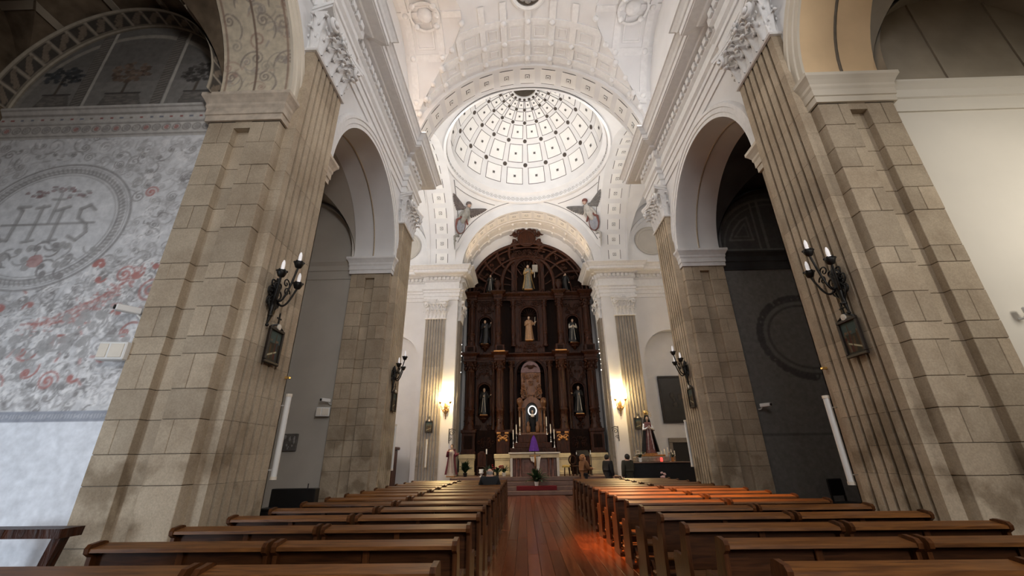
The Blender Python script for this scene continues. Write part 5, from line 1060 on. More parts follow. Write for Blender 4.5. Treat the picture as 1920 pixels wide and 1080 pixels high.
# entablatures
E1 = [(0.0, 0.0), (0.03, 0.0), (0.03, 0.12), (0.07, 0.13), (0.05, 0.3), (0.10, 0.34), (0.20, 0.42), (0.24, 0.46), (0.24, 0.52), (0.0, 0.54)]
def ret_ent(z, yb, breaks, name):
    path = [(4.22, yb)]
    for xa, xb, d in breaks: path += [(xb, yb), (xb, yb - d), (xa, yb - d), (xa, yb)]
    full = path + [(-x, y) for x, y in reversed(path)]
    m = MB(); m.sweep(full, [(o, z + q) for o, q in E1]); o = rp(m, name, M_DARKWOOD)
    return o
ret_ent(7.38, YB - 0.05, [(3.5, 4.18, 0.42), (1.62, 2.24, 0.65)], 'lower_entablature'); ret_ent(11.6, YB - 0.05, [(3.55, 4.13, 0.34), (1.80, 2.30, 0.48)], 'upper_entablature')
for s in (-1, 1):
    for x, y, zz, w_ in ((3.84, YB - 0.3, 7.92, 0.34), (1.93, YB - 0.5, 7.92, 0.30)):
        m = MB(); m.bbox(s * x - w_, y - 0.25, zz, s * x + w_, YB + 0.2, zz + 0.44, 0.03); p = rp(m, 'upper_pedestal', M_DARKWOOD); q = MB(); q.bbox(s * x - w_ * 0.6, y - 0.28, zz + 0.08, s * x + w_ * 0.6, y - 0.25, zz + 0.36, 0.01); q.build('field_panel', M_RETBACK, p)
    # gilt-coloured strips painted in as light on the top edges
    m = MB(); a, b = sorted((s * 1.58, s * 2.30)); m.bbox(a, YB - 0.98, 7.84, b, YB - 0.6, 7.925, 0.01); rp(m, 'lit_edge_strip', M_GILT)
    arch_panel(*sorted((s * 2.48, s * 3.50)), 3.2, 7.38, s * 2.95, 0.40, 4.05, 5.60, YB)
    arch_panel(*sorted((s * 2.26, s * 3.60)), 7.9, 11.6, s * 2.93, 0.42, 8.50, 10.05, YB)
    scrollwork(*sorted((s * 2.50, s * 3.45)), 6.15, 7.25, YB - 0.03, 9, 50 + s); scrollwork(*sorted((s * 2.35, s * 3.5)), 10.6, 11.5, YB - 0.03, 8, 60 + s); scrollwork(*sorted((s * 2.50, s * 3.45)), 3.3, 3.6, YB - 0.03, 4, 70 + s)
    for x, z in ((2.95, 4.05), (2.93, 8.50)):
        m = MB(); m.lathe([(0.02, -0.42), (0.10, -0.36), (0.16, -0.22), (0.30, -0.1), (0.36, -0.06), (0.38, 0.0)], 14, (s * x, YB - 0.12, z)); 
        for k in range(6): a = pi + pi * (k + 0.5) / 6; m.sphere((s * x + 0.2 * cos(a), YB - 0.12 + 0.2 * sin(a), z - 0.18), 0.07, 6, 5)
        rp(m, 'corbel', M_DARKWOOD, None, True)
    # arms of the centre bay, volutes by the top niche
    m = MB(); m.tube([(s * (0.95 + 0.9 * t + 0.25 * sin(pi * t)), YB - 0.12, 14.6 - 2.4 * t ** 1.4) for t in [i / 14 for i in range(15)]], [0.10 + 0.06 * i / 14 for i in range(15)], 7); m.tube([(s * 1.95 + s * p[0], YB - 0.14, p[2]) for p in scroll_pts((0, 0, 12.45), 0.32, 1.5, pi / 2, -1)], 0.09, 6); rp(m, 'volute_buttress', M_DARKWOOD, None, True)
    m = MB(); m.lathe([(0.16, 12.12), (0.16, 12.2), (0.08, 12.28), (0.22, 12.5), (0.26, 12.66), (0.16, 12.8), (0.20, 12.9), (0.05, 12.95)], 12, (s * 2.08, YB - 0.45, 0)); rp(m, 'urn_finial', M_DARKWOOD, None, True)
arch_panel(-1.02, 1.02, 3.0, 7.9, 0.0, 0.92, 3.0, 6.6, YB - 0.05, 'centre_bay'); arch_panel(-0.98, 0.98, 8.0, 11.6, 0.0, 0.58, 8.72, 10.55, YB - 0.02, 'centre_bay'); arch_panel(-1.15, 1.15, 12.1, 15.1, 0.0, 0.80, 12.3, 13.95, YB - 0.02, 'centre_bay')
scrollwork(-0.95, 0.95, 7.75, 8.55, YB - 0.10, 9, 80); scrollwork(-0.9, 0.9, 11.15, 11.55, YB - 0.08, 5, 81); scrollwork(-0.9, 0.9, 14.85, 15.4, YB - 0.1, 8, 82); scrollwork(-1.9, 1.9, 11.95, 12.25, YB - 0.2, 8, 83)
# radiating ribs and mouldings of the arched top
for rr, wd in ((4.12, 0.12), (3.80, 0.06), (3.05, 0.07)):
    m = MB(); m.tube([(rr * cos(pi * i / 40), YB - 0.02, 11.98 + rr * 0.985 * sin(pi * i / 40)) for i in range(41)], wd, 7); rp(m, 'arch_moulding', M_DARKWOOD, None, True)
for d in (22, 40, 57, 72, 108, 123, 140, 158):
    a = math.radians(d); m = MB(); m.tube([((1.3 + 2.7 * t) * cos(a + 0.12 * sin(pi * t)), YB + 0.02, 12.3 + (1.3 + 2.45 * t) * sin(a + 0.12 * sin(pi * t))) for t in [i / 10 for i in range(11)]], [0.05 + 0.07 * i / 10 for i in range(11)], 7); rp(m, 'radiating_rib', M_DARKWOOD, None, True)
for k, d in enumerate(range(10, 180, 16)):
    a = math.radians(d); x, z = 3.42 * cos(a), 11.98 + 3.36 * sin(a); scrollwork(x - 0.32, x + 0.32, z - 0.25, z + 0.25, YB + 0.05, 3, 100 + k)
for x, z in ((-2.6, 13.0), (2.6, 13.0)):
    m = MB(); m.prism([(x - 0.5, 12.15), (x + 0.5, 12.15), (x + 0.5, 13.4)] + [(x + 0.5 * cos(pi * i / 12), 13.4 + 0.5 * sin(pi * i / 12)) for i in range(1, 12)] + [(x - 0.5, 13.4)], YB + 0.25, YB + 0.30, lambda u, v, h: (u, h, v)); rp(m, 'niche_back', M_RETBACK); m = MB(); m.lathe([(0.1, 11.9), (0.28, 12.1), (0.34, 12.2)], 12, (x, YB + 0.0, 0)); rp(m, 'corbel', M_DARKWOOD, None, True)
# crest
m = MB(); m.prism([(0.60 * cos(2 * pi * i / 28), 16.42 + 0.62 * sin(2 * pi * i / 28)) for i in range(28)], YB - 0.12, YB + 0.08, lambda u, v, h: (u, h, v))
cr = rp(m, 'crest_cartouche', M_DARKWOOD)
m = MB()
for s in (-1, 1):
    for cx_, cz_, r_, ph, sg in ((0.80, 16.78, 0.22, pi / 2, -1), (0.86, 16.25, 0.20, pi, 1), (0.92, 15.92, 0.20, 0, 1), (0.55, 17.0, 0.18, pi, -1), (0.22, 17.08, 0.16, 0, 1)):
        m.tube(scroll_pts((s * cx_, YB - 0.03, cz_), r_, 1.25, ph if s > 0 else pi - ph, sg * s), 0.075, 6)
    m.tube([(s * 0.7, YB, 16.85), (s * 0.98, YB, 16.82), (s * 1.16, YB, 16.74), (s * 1.25, YB, 16.78)], [0.10, 0.08, 0.05, 0.02], 6); m.tube([(s * 0.5, YB, 15.7), (s * 0.9, YB, 15.72), (s * 1.0, YB, 15.95), (s * 0.95, YB, 16.4)], 0.09, 6)
m.tube([(0.62 * cos(2 * pi * i / 28), YB - 0.12, 16.42 + 0.64 * sin(2 * pi * i / 28)) for i in range(29)], 0.06, 6); m.build('crest_scrolls', M_DARKWOOD, cr, True)
# throne tabernacle in the centre bay
th = MB(); th.bbox(-0.95, 25.6, 2.88, 0.95, 26.3, 3.0, 0.02)
th.prism([(-0.62, 3.0), (-0.36, 3.0), (-0.36, 4.35)] + [(-0.36 * cos(pi * i / 12), 4.35 + 0.40 * sin(pi * i / 12)) for i in range(1, 12)] + [(0.36, 4.35), (0.36, 3.0), (0.62, 3.0), (0.62, 4.75), (0.30, 5.0), (0.0, 5.12), (-0.30, 5.0), (-0.62, 4.75)], 25.75, 26.0, lambda u, v, h: (u, h, v))
tt = rp(th, 'tabernacle', M_WOODGOLD := wood('warm gilded walnut', (0.06, 0.022, 0.008), (0.22, 0.09, 0.03), 0.4, 2, 2.5, 5.0, 0.1))
bkp = MB(); bkp.quad((-0.4, 26.02, 3.0), (0.4, 26.02, 3.0), (0.4, 26.02, 4.8), (-0.4, 26.02, 4.8)); bkp.build('niche_back', M_BLACK, tt)
for x in (-0.74, -0.50, 0.50, 0.74): column(x, 25.68, 3.0, 4.2, 0.065, 4.45, mat=M_WOODGOLD)
for s in (-1, 1): m = MB(); m.lathe([(0.10, 4.45), (0.14, 4.6), (0.18, 4.7), (0.20, 4.82), (0.14, 4.9), (0.05, 5.0)], 12, (s * 0.70, 25.7, 0)); m.tube([(s * 0.62 + s * p[0], 25.68, p[2]) for p in scroll_pts((0.08, 0, 4.85), 0.16, 1.3, 0, 1)], 0.05, 6); rp(m, 'tabernacle_finial', M_WOODGOLD, None, True)
scrollwork(-0.55, 0.55, 5.05, 5.9, 25.95, 10, 90, 'gilded_scrollwork', M_WOODGOLD, 0.035); m = MB(); m.bbox(-0.62, 26.0, 5.0, 0.62, 26.15, 6.6, 0.02); rp(m, 'gilded_panel', M_WOODGOLD); scrollwork(-0.5, 0.5, 5.8, 6.5, 25.98, 7, 91, 'gilded_scrollwork', M_WOODGOLD, 0.03)
m = MB(); m.prism([(0.62 * cos(pi * i / 14), 6.62 + 0.72 * sin(pi * i / 14)) for i in range(15)], 26.02, 26.12, lambda u, v, h: (u, h, v)); rp(m, 'painted_tympanum', simple('faded mauve paint', (0.16, 0.10, 0.11), 0.6, var=0.4, scale=5))
m = MB(); m.sphere((0, 26.0, 6.95), 0.16, 8, 6, (1.2, 0.4, 0.8))
for s in (-1, 1): m.tube([(0, 26.0, 6.95), (s * 0.2, 25.98, 7.05), (s * 0.4, 25.98, 6.95)], [0.08, 0.07, 0.02], 6)
rp(m, 'dove_relief', M_DARKWOOD, None, True)
# stone podium of the altarpiece
for k, (x0, x1, mt) in enumerate(((-4.24, -3.40, M_PODIUM), (-2.2, -1.34, M_PODIUM), (1.34, 2.08, M_PODIUM), (3.2, 4.2, M_PODIUM))):
    m = MB(); m.bbox(x0, 25.25, 0.75, x1, 26.2, 1.62, 0.02); m.bbox(x0 - 0.05, 25.17, 1.60, x1 + 0.05, 26.2, 1.85, 0.03); m.bbox(x0 - 0.02, 25.22, 1.52, x1 + 0.02, 26.2, 1.60, 0.01); m.bbox(x0 - 0.04, 25.2, 0.75, x1 + 0.04, 26.2, 0.92, 0.02)
    rp(m, 'stone_podium', mt)
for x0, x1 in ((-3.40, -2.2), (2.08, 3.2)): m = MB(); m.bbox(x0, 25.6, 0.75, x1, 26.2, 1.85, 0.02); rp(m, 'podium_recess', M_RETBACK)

# ------------------------------------------------------------------ statues
def statue(x, y, z, h, label, robe, cloak=None, face=M_WOODSKIN, hair=(0.03, 0.018, 0.01), arms=('fold', 'fold'), lean=0.0, trim=None, rz=0.0, veil=False, width=1.0, held=None, group='carved saints of the altarpiece'):
    r = empty('saint_statue', (x, y, z), rz); tag(r, label, 'statue', group)
    k = h / 1.75
    # faces -y. robe with folds
    m = MB(); rows = []; n = 28
    for j in range(15):
        t = j / 14; zz = 1.45 * t
        rad = (0.27 - 0.10 * t ** 0.8 + (0.05 * math.exp(-((t - 0.88) / 0.1) ** 2))) * width; fold = 0.13 * (1 - t) ** 1.2
        sway = lean * sin(pi * t) * 0.08
        rows.append([((rad * (1 + fold * cos(7 * a + 2 * t) + 0.4 * fold * cos(13 * a)) * cos(a) + sway) * k, (rad * 0.78 * (1 + fold * cos(7 * a + 2 * t)) * sin(a)) * k, zz * k) for a in [2 * pi * i / n for i in range(n)]])
    m.grid(rows, closed_u=True); m.face(list(range(len(m.v) - n, len(m.v)))); rb = m.build('robe', robe, r, True)
    m = MB(); m.lathe([(0.0, 1.42 * k), (0.055 * k, 1.43 * k), (0.05 * k, 1.52 * k)], 10); m.sphere((0, -0.01 * k, 1.62 * k), 0.105 * k, 12, 9, (0.8, 0.92, 1.18)); m.sphere((0, -0.105 * k, 1.61 * k), 0.02 * k, 6, 5, (0.8, 1.2, 1.3)); m.build('head', face, r, True)
    hm = simple('statue hair %s' % label[:12], hair, 0.6, var=0.2) if hair else M_BLACK
    m = MB(); m.sphere((0, 0.025 * k, 1.65 * k), 0.118 * k, 12, 8, (0.9, 0.9, 1.1)); m.build('hair', hm if not veil else (cloak or robe), r, True)
    if cloak:
        m = MB(); rows = []
        for j in range(13):
            t = j / 12; zz = (1.50 - 1.42 * t if not veil else 1.80 - 1.74 * t); rad = (0.20 + 0.17 * t + 0.02 * cos(6 * t)) * width if not veil else (0.10 + 0.36 * t ** 0.8) * width
            op = 0.55 + 0.35 * t
            rows.append([(rad * (1 + 0.10 * t * cos(9 * a)) * cos(a) * k, rad * 0.8 * (1 + 0.10 * t * cos(9 * a)) * sin(a) * k + 0.03 * k, zz * k) for a in [-pi / 2 + op + (2 * pi - 2 * op) * i / 20 for i in range(21)]])
        m.grid(rows); m.grid([[(p[0] * 0.96, p[1] * 0.96 + 0.0, p[2]) for p in rw] for rw in rows]); m.build('cloak', cloak, r, True)
    for s, ar in zip((-1, 1), arms):
        sh = (s * 0.19 * k * width, 0.0, 1.36 * k)
        el, hd = {'fold': ((s * 0.25, -0.06, 1.08), (s * 0.06, -0.20, 1.16)), 'down': ((s * 0.27, -0.02, 1.08), (s * 0.27, -0.12, 0.85)), 'out': ((s * 0.30, -0.08, 1.12), (s * 0.42, -0.20, 1.22)), 'up': ((s * 0.31, -0.06, 1.14), (s * 0.40, -0.12, 1.42)), 'bless': ((s * 0.26, -0.08, 1.10), (s * 0.17, -0.24, 1.38))}[ar]
        el = tuple(v * k for v in el); hd = tuple(v * k for v in hd)
        m = MB(); m.tube([sh, ((sh[0] + el[0]) / 2, (sh[1] + el[1]) / 2, (sh[2] + el[2]) / 2), el, ((hd[0] + el[0]) / 2, (hd[1] + el[1]) / 2, (hd[2] + el[2]) / 2), hd], [0.075 * k, 0.075 * k, 0.07 * k, 0.075 * k, 0.07 * k], 8); a = m.build('sleeve', trim if (trim and ar != 'down' and (trim is not WHTRIM or 'white cape' in label)) else robe, r, True)
        m = MB(); d = (Vector(hd) - Vector(el)).normalized(); c = Vector(hd) + d * 0.05 * k; m.sphere(c, 0.035 * k, 8, 6, (0.8, 0.9, 1.2))
        for f in range(4): o_ = Vector((s * (f - 1.5) * 0.016 * k, -0.005, 0.0)); m.tube([c + o_, c + o_ + d * 0.05 * k, c + o_ + d * 0.085 * k + Vector((0, 0, -0.012 * k))], 0.010 * k, 5)
        m.tube([c, c + d * 0.03 * k + Vector((-s * 0.035 * k, 0, 0.02 * k))], 0.011 * k, 5); m.build('hand', face, a, True)
    if trim:
        m = MB(); m.tube([((0.02 + 0.10 * t) * k, (-0.19 - 0.06 * t) * k * width, (1.3 - 1.15 * t) * k) for t in [i / 8 for i in range(9)]], 0.016 * k, 6); m.tube([((-0.04 - 0.11 * t) * k, (-0.18 - 0.06 * t) * k * width, (1.25 - 1.1 * t) * k) for t in [i / 8 for i in range(9)]], 0.012 * k, 6); m.build('trim', trim, r, True)
    if held: held(r, k)
    m = MB(); m.bbox(-0.26 * k, -0.22 * k, -0.05, 0.26 * k, 0.22 * k, 0.005, 0.01); m.build('base', M_GILT if face is M_WOODSKIN else M_STEP, r)
    return r
BLKROBE = simple('black habit', (0.012, 0.012, 0.013), 0.5, var=0.2); WHTRIM = simple('ivory painted trim', (0.62, 0.58, 0.50), 0.5, var=0.1); GOLDROBE = simple('gold brocade robe', (0.34, 0.20, 0.11), 0.5, 0.2, var=0.3, scale=14); GREYROBE = simple('grey green brocade', (0.20, 0.20, 0.17), 0.55, var=0.35, scale=16); GOLDCLK = simple('gold mantle', (0.42, 0.28, 0.12), 0.4, 0.4, var=0.25, scale=9)
def book(r, k): m = MB(); m.bbox(0.28 * k, -0.30 * k, 1.12 * k, 0.62 * k, -0.22 * k, 1.62 * k, 0.01); m.build('tablet', simple('grey tablet', (0.30, 0.28, 0.25), 0.6, var=0.2, scale=14), r); m = MB(); m.tube([(0.42 * k, -0.25 * k, 1.12 * k), (0.40 * k, -0.25 * k, 0.75 * k)], 0.022 * k, 6); m.build('tablet_handle', WHTRIM, r)
def rod(r, k): m = MB(); m.tube([(0.40 * k, -0.2 * k, 1.0 * k), (0.44 * k, -0.2 * k, 1.62 * k)], 0.014 * k, 5); m.build('staff', WHTRIM, r)
yS = YB - 0.12
statue(-2.94, yS, 4.10, 1.62, 'black-habited saint statue in the lower niche, lit sconce on mural side', BLKROBE, BLKROBE, trim=WHTRIM, arms=('fold', 'out'))
statue(2.94, yS, 4.10, 1.66, 'black-habited saint statue in the lower niche, figure with pale stole', BLKROBE, BLKROBE, trim=WHTRIM, arms=('out', 'fold'))
statue(-2.95, yS, 8.55, 1.66, 'dark saint statue with raised hand in the middle tier', BLKROBE, simple('dark blue grey cloak', (0.03, 0.032, 0.045), 0.5, var=0.2), arms=('fold', 'up'), lean=1.0)
statue(2.88, yS, 8.55, 1.62, 'dark saint statue with white cape in the middle tier', BLKROBE, BLKROBE, trim=WHTRIM, arms=('fold', 'fold'), lean=-1.0)
statue(-0.02, yS, 8.76, 1.66, 'gold-robed bishop statue in the central upper niche', GOLDROBE, None, arms=('fold', 'out'), width=1.12, held=rod)
statue(0.02, yS, 12.33, 1.92, 'topmost statue in grey robe and gold mantle holding a tablet', GREYROBE, GOLDCLK, trim=GOLDCLK, arms=('fold', 'out'), held=book)
statue(-2.61, yS + 0.02, 12.2, 1.34, 'small black-habited statue beside the topmost niche, arm to the centre', BLKROBE, BLKROBE, trim=WHTRIM, arms=('fold', 'out'))
statue(2.63, yS + 0.02, 12.22, 1.32, 'small black-habited statue beside the topmost niche, leaning inward', BLKROBE, BLKROBE, arms=('bless', 'down'), lean=-1)
# enthroned image with silver halo
v = statue(0.03, 25.85, 3.02, 1.30, 'dark throned image with bright silver halo in the tabernacle', M_CLOTHB, M_CLOTHB, hair=(0.01, 0.01, 0.01), arms=('fold', 'fold'), width=1.05, group='images at the altar')
m = MB(); m.tube([(0.24 * cos(a), -0.10, 1.24 + 0.27 * sin(a)) for a in [math.radians(-60 + 300 * i / 30) for i in range(31)]], 0.035, 7); m.build('halo', simple('bright silver halo', (0.9, 0.9, 0.9), 0.2, 0.3, emit=0.9, emit_col=(1, 0.98, 0.95)), v, True)  # emission stands for the bright glint on the silver, no lamp here
m = MB(); m.bbox(-0.10, -0.24, 0.88, 0.10, -0.16, 1.04, 0.02); m.build('breast_plate', M_WHITE, v)
for s in (-1, 1): m = MB(); m.lathe([(0.10, 0.0), (0.12, 0.1), (0.13, 0.3), (0.06, 0.4), (0.09, 0.5), (0.03, 0.62)], 10, (s * 0.27, -0.2, 0)); m.build('side_angel', M_WOODGOLD, v, True)

# standing image in crimson cloak, left of the altar
CRIM = simple('crimson cloak', (0.16, 0.03, 0.045), 0.6, var=0.25); IVORY = simple('ivory robe', (0.66, 0.56, 0.46), 0.6, var=0.1)
statue(-4.30, 22.95, 0.81, 1.50, 'standing image in ivory robe and crimson cloak beside the chancel pier', IVORY, CRIM, hair=(0.03, 0.015, 0.008), arms=('bless', 'out'), trim=CRIM, width=0.95, group='images at the altar')
# processional image on a covered table
tb = empty('covered_table', (5.45, 19.6, 0)); tag(tb, 'long table under a black cloth carrying the processional image', 'table')
m = MB(); m.bbox(-1.35, -0.35, 0.0, 1.35, 0.75, 1.34, 0.02); m.build('black_cloth', M_CLOTHB, tb); m = MB(); m.bbox(-1.38, -0.38, 1.34, 1.38, 0.78, 1.38, 0.01); m.build('table_top', M_STEP, tb); m = MB(); m.bbox(-0.6, -0.36, 0.60, 0.25, -0.35, 0.64, 0.0); m.build('red_hem', M_RED, tb)
fb = empty('float_base', (5.15, 20.0, 1.38)); tag(fb, 'carved float base under the crowned processional image', 'base')
m = MB(); m.bbox(-0.75, -0.28, 0, 0.75, 0.28, 0.22, 0.03); m.build('plinth', simple('pale carved base', (0.30, 0.25, 0.19), 0.5, var=0.4, scale=10), fb); m = MB(); m.bbox(-0.6, -0.22, 0.22, 0.6, 0.22, 0.30, 0.02); m.build('moulding', M_GILT, fb)
v = statue(5.18, 20.0, 1.735, 1.60, 'crowned processional image in a dark star-trimmed cloak', simple('rose brocade', (0.22, 0.09, 0.08), 0.6, var=0.5, scale=12), M_CLOTHB, arms=('fold', 'fold'), veil=True, trim=M_SILVER, width=0.9, group='images at the altar')
m = MB(); m.lathe([(0.07, 1.66), (0.09, 1.72), (0.11, 1.78), (0.04, 1.84), (0.0, 1.86)], 12)
for i in range(13): a = math.radians(-20 + 220 * i / 12); m.tube([(0.10 * cos(a), 0.0, 1.64 + 0.10 * sin(a)), (0.21 * cos(a), 0.0, 1.64 + 0.21 * sin(a))], 0.008, 5); m.sphere((0.22 * cos(a), 0, 1.64 + 0.22 * sin(a)), 0.018, 6, 4)
m.build('crown', M_GOLD, v, True)
def lamp_small(x, y, z, lab, col):
    r = empty('votive_lamp', (x, y, z)); tag(r, lab, 'lamp', 'votive lamps'); m = MB(); m.lathe([(0.05, 0), (0.06, 0.05), (0.05, 0.14), (0.03, 0.16)], 10); m.build('glass', col, r, True); m = MB(); m.lathe([(0.06, 0), (0.06, -0.015)], 10); m.build('foot', M_GILT, r)
lamp_small(5.45, 19.5, 1.40, 'red glowing votive lamp before the processional image', simple('red lamp glass', (0.8, 0.04, 0.04), 0.3, emit=1.6, emit_col=(1, 0.05, 0.04)))
def flower_bunch(x, y, z, lab, col, n=16, sp=0.2, hh=0.3, vase=None, leafy=True, group='flower arrangements'):
    r = empty('flower_arrangement', (x, y, z)); tag(r, lab, 'flowers', group); R = random.Random(sum(map(ord, lab)) % 991 + 1)
    m = MB(); m.lathe([(0.05, 0), (0.075, 0.05), (0.06, 0.12), (0.085, 0.18)], 12); m.build('vase', vase or M_WHITE, r, True)
    for i in range(n):
        a = R.uniform(0, 2 * pi); d = sp * math.sqrt(R.random()); zz = 0.18 + hh * R.uniform(0.4, 1)
        m = MB()
        if leafy and i % 2: m.tube([(0, 0, 0.15), (d * cos(a) * 0.6, d * sin(a) * 0.6, zz * 0.8), (d * cos(a) * 1.3, d * sin(a) * 1.3, zz * 0.9)], [0.006, 0.03, 0.004], 4); m.build('leaf', M_LEAF, r, True)
        else:
            for q in range(5): b = q * 2 * pi / 5; m.sphere((d * cos(a) + 0.02 * cos(b), d * sin(a) + 0.02 * sin(b), zz), 0.026, 6, 4)
            m.build('blossom', col, r, True)
CREAMF = simple('cream flower', (0.7, 0.62, 0.48), 0.6, var=0.15); PINKF = simple('pale pink flower', (0.66, 0.42, 0.40), 0.6, var=0.12)
flower_bunch(4.55, 19.55, 1.38, 'cream flowers at the table end before the processional image', CREAMF); flower_bunch(6.0, 19.7, 1.38, 'pale flowers on the black-clothed table beside the dark doorway', CREAMF, 12, 0.18, 0.25, M_GILT)
flower_bunch(4.35, 15.9, 0.0, 'round pale pink bouquet on a stand at the pew end', PINKF, 26, 0.16, 0.9, M_IRON, False)
# ------------------------------------------------------------------ altar and its furnishings
al = empty('altar_table', (0.0, 22.95, 0.75)); tag(al, 'pale stone altar table with reddish marble front', 'altar')
m = MB(); m.bbox(-1.32, -0.42, 1.06, 1.32, 0.42, 1.13, 0.015); m.build('table_slab', M_CLOTHW, al); m = MB(); m.bbox(-1.24, -0.36, 0.86, 1.24, 0.36, 1.06, 0.01); m.build('apron', simple('pale yellow stone', (0.62, 0.50, 0.30), 0.5, var=0.12, scale=4), al)
for s in (-1, 1):
    m = MB(); m.bbox(s * 1.18 - 0.06, -0.36, 0, s * 1.18 + 0.06, 0.36, 0.86, 0.01); m.build('end_support', M_CLOTHW, al)
    for x in (0.72, 0.92): m = MB(); m.lathe([(0.07, 0.0), (0.07, 0.06), (0.045, 0.1), (0.045, 0.74), (0.07, 0.8), (0.07, 0.86)], 12, (s * x, -0.22, 0)); m.build('colonnette', M_MARBLE, al, True)
m = MB(); m.bbox(-1.1, -0.1, 0, 1.1, 0.1, 0.86, 0.01); m.build('front_slab', M_MARBLE, al); m = MB()
for x0, z0, x1, z1 in ((-0.6, 0.14, 0.6, 0.18), (-0.6, 0.70, 0.6, 0.74), (-0.6, 0.18, -0.56, 0.70), (0.56, 0.18, 0.6, 0.70)): m.bbox(x0, -0.13, z0, x1, -0.1, z1, 0.006)
m.build('front_moulding', simple('pink marble moulding', (0.30, 0.17, 0.13), 0.35, var=0.2), al)
for s in (-1, 1):
    for k, (x, z) in enumerate(((1.18, 2.15), (1.0, 2.45), (0.79, 2.88))):
        r = empty('candlestick', (s * x + 0.05, (25.15, 25.35, 25.55)[k], z)); tag(r, 'silver candlestick with white candle, %s step of the gradine, %s side' % (('lowest', 'middle', 'upper')[k], 'mural chapel' if s < 0 else 'dark chapel'), 'candlestick', 'altar candlesticks')
        m = MB(); m.lathe([(0.07, 0), (0.07, 0.02), (0.025, 0.06), (0.018, 0.2), (0.035, 0.24), (0.018, 0.28), (0.02, 0.42), (0.05, 0.45), (0.05, 0.47)], 12); m.build('stick', M_SILVER, r, True); m = MB(); m.lathe([(0.03, 0.47), (0.03, 0.98), (0.008, 0.99), (0.004, 1.02)], 10); m.build('candle', M_CLOTHW, r, True)
r = empty('veiled_tabernacle', (0.04, 24.86, 0.75)); tag(r, 'tabernacle draped with a purple veil behind the altar', 'veil')
m = MB(); m.bbox(-0.30, -0.16, 0, 0.30, 0.16, 1.22, 0.01); m.build('pedestal', M_DARKWOOD, r)
m = MB(); rows = []
for j in range(12):
    t = j / 11; rad = 0.05 + 0.21 * t ** 0.55; rows.append([(rad * (1 + 0.12 * t * cos(8 * a)) * cos(a), rad * 0.8 * (1 + 0.12 * t * cos(8 * a)) * sin(a) - 0.02, 2.0 - 0.78 * t) for a in [2 * pi * i / 32 for i in range(32)]])
m.grid(rows, closed_u=True); m.sphere((0, -0.02, 2.0), 0.06, 10, 6); m.build('veil', M_PURPLE, r, True)
r = empty('standing_crucifix', (0.02, 22.46, 0.75)); tag(r, 'tall standing crucifix with white cloth before the altar', 'crucifix')
m = MB(); m.lathe([(0.13, 0), (0.13, 0.03), (0.04, 0.08), (0.02, 0.12)], 12); m.build('foot', M_GILT, r, True); m = MB(); m.bbox(-0.022, -0.02, 0.1, 0.022, 0.02, 1.16, 0.004); m.build('upright', M_PEWEND, r); m = MB(); m.bbox(-0.28, -0.02, 0.93, 0.28, 0.02, 0.975, 0.004); m.build('crossbar', M_PEWEND, r)
m = MB(); m.tube([(0, -0.035, 0.98), (0, -0.045, 0.9), (0.005, -0.045, 0.78), (0, -0.04, 0.62), (0.0, -0.035, 0.48)], [0.025, 0.045, 0.04, 0.03, 0.018], 8); m.sphere((0, -0.05, 1.02), 0.032, 8, 6, (0.9, 1, 1.2))
for s in (-1, 1): m.tube([(0, -0.04, 0.95), (s * 0.12, -0.035, 0.965), (s * 0.22, -0.03, 0.965)], [0.02, 0.014, 0.01], 6)
m.build('corpus', M_GILT, r, True)
for s, a, b in ((-1, 0.05, 0.24), (1, 0.05, 0.30)):
    m = MB(); L = 0.28 if s < 0 else 0.72; rows = [[(s * (a + (b - a) * u) * (1 - 0.25 * t * u) + 0.02 * sin(9 * u + 3 * t), -0.03 - 0.03 * cos(8 * u), 0.93 - L * t * (1 - 0.25 * u)) for u in [i / 8 for i in range(9)]] for t in [j / 8 for j in range(9)]]
    m.grid(rows); m.grid([[(x, y + 0.012, z) for x, y, z in rw] for rw in rows]); m.build('white_cloth', M_CLOTHW, r, True)
def leafy(x, y, z, lab, n, L, spread, pot, cat='plant', up=0.7):
    r = empty('potted_palm', (x, y, z)); tag(r, lab, cat); R = random.Random(sum(map(ord, lab)))
    m = MB(); m.lathe([(0.08, 0), (0.11, 0.16), (0.12, 0.18), (0.10, 0.18)], 14); m.build('pot', pot, r, True)
    for i in range(n):
        a = i * 2.4; b = up * (0.25 + 1.15 * R.random()); l = L * R.uniform(0.7, 1.0); mm = MB(); rows = []
        for j in range(7):
            t = j / 6; rr = l * t * sin(b * (0.6 + 0.6 * t)); zz = 0.16 + l * t * cos(b * (0.6 + 0.6 * t)); w_ = 0.055 * sin(pi * min(1, 0.12 + 0.88 * t)) * (L / 0.6)
            cx, cy = rr * cos(a) * spread, rr * sin(a) * spread; rows.append([(cx - sin(a) * w_, cy + cos(a) * w_, zz - 0.02), (cx, cy, zz), (cx + sin(a) * w_, cy - cos(a) * w_, zz - 0.02)])
        mm.grid(rows); mm.build('leaf', M_LEAF, r, True)
leafy(0.04, 21.84, 0.372, 'dark green potted palm on the carpeted altar steps', 40, 0.80, 0.9, M_WHITE, 'plant', 1.0)
leafy(-3.62, 23.35, 0.75, 'dark conical shrub beside the crimson-cloaked image', 60, 0.80, 0.55, M_BLACK, 'plant', 0.8)
leafy(-1.60, 23.55, 0.75, 'leafy green plant beside the altar table end', 26, 0.50, 0.7, M_WHITE, 'plant', 0.9)
leafy(-2.35, 23.1, 0.75, 'low green plant in a white vase left of the poinsettia', 20, 0.5, 0.9, M_WHITE, 'plant', 0.9)
flower_bunch(-1.90, 22.8, 0.75, 'red poinsettia arrangement beside the altar', M_FLOWER, 40, 0.3, 0.38, M_BLACK)
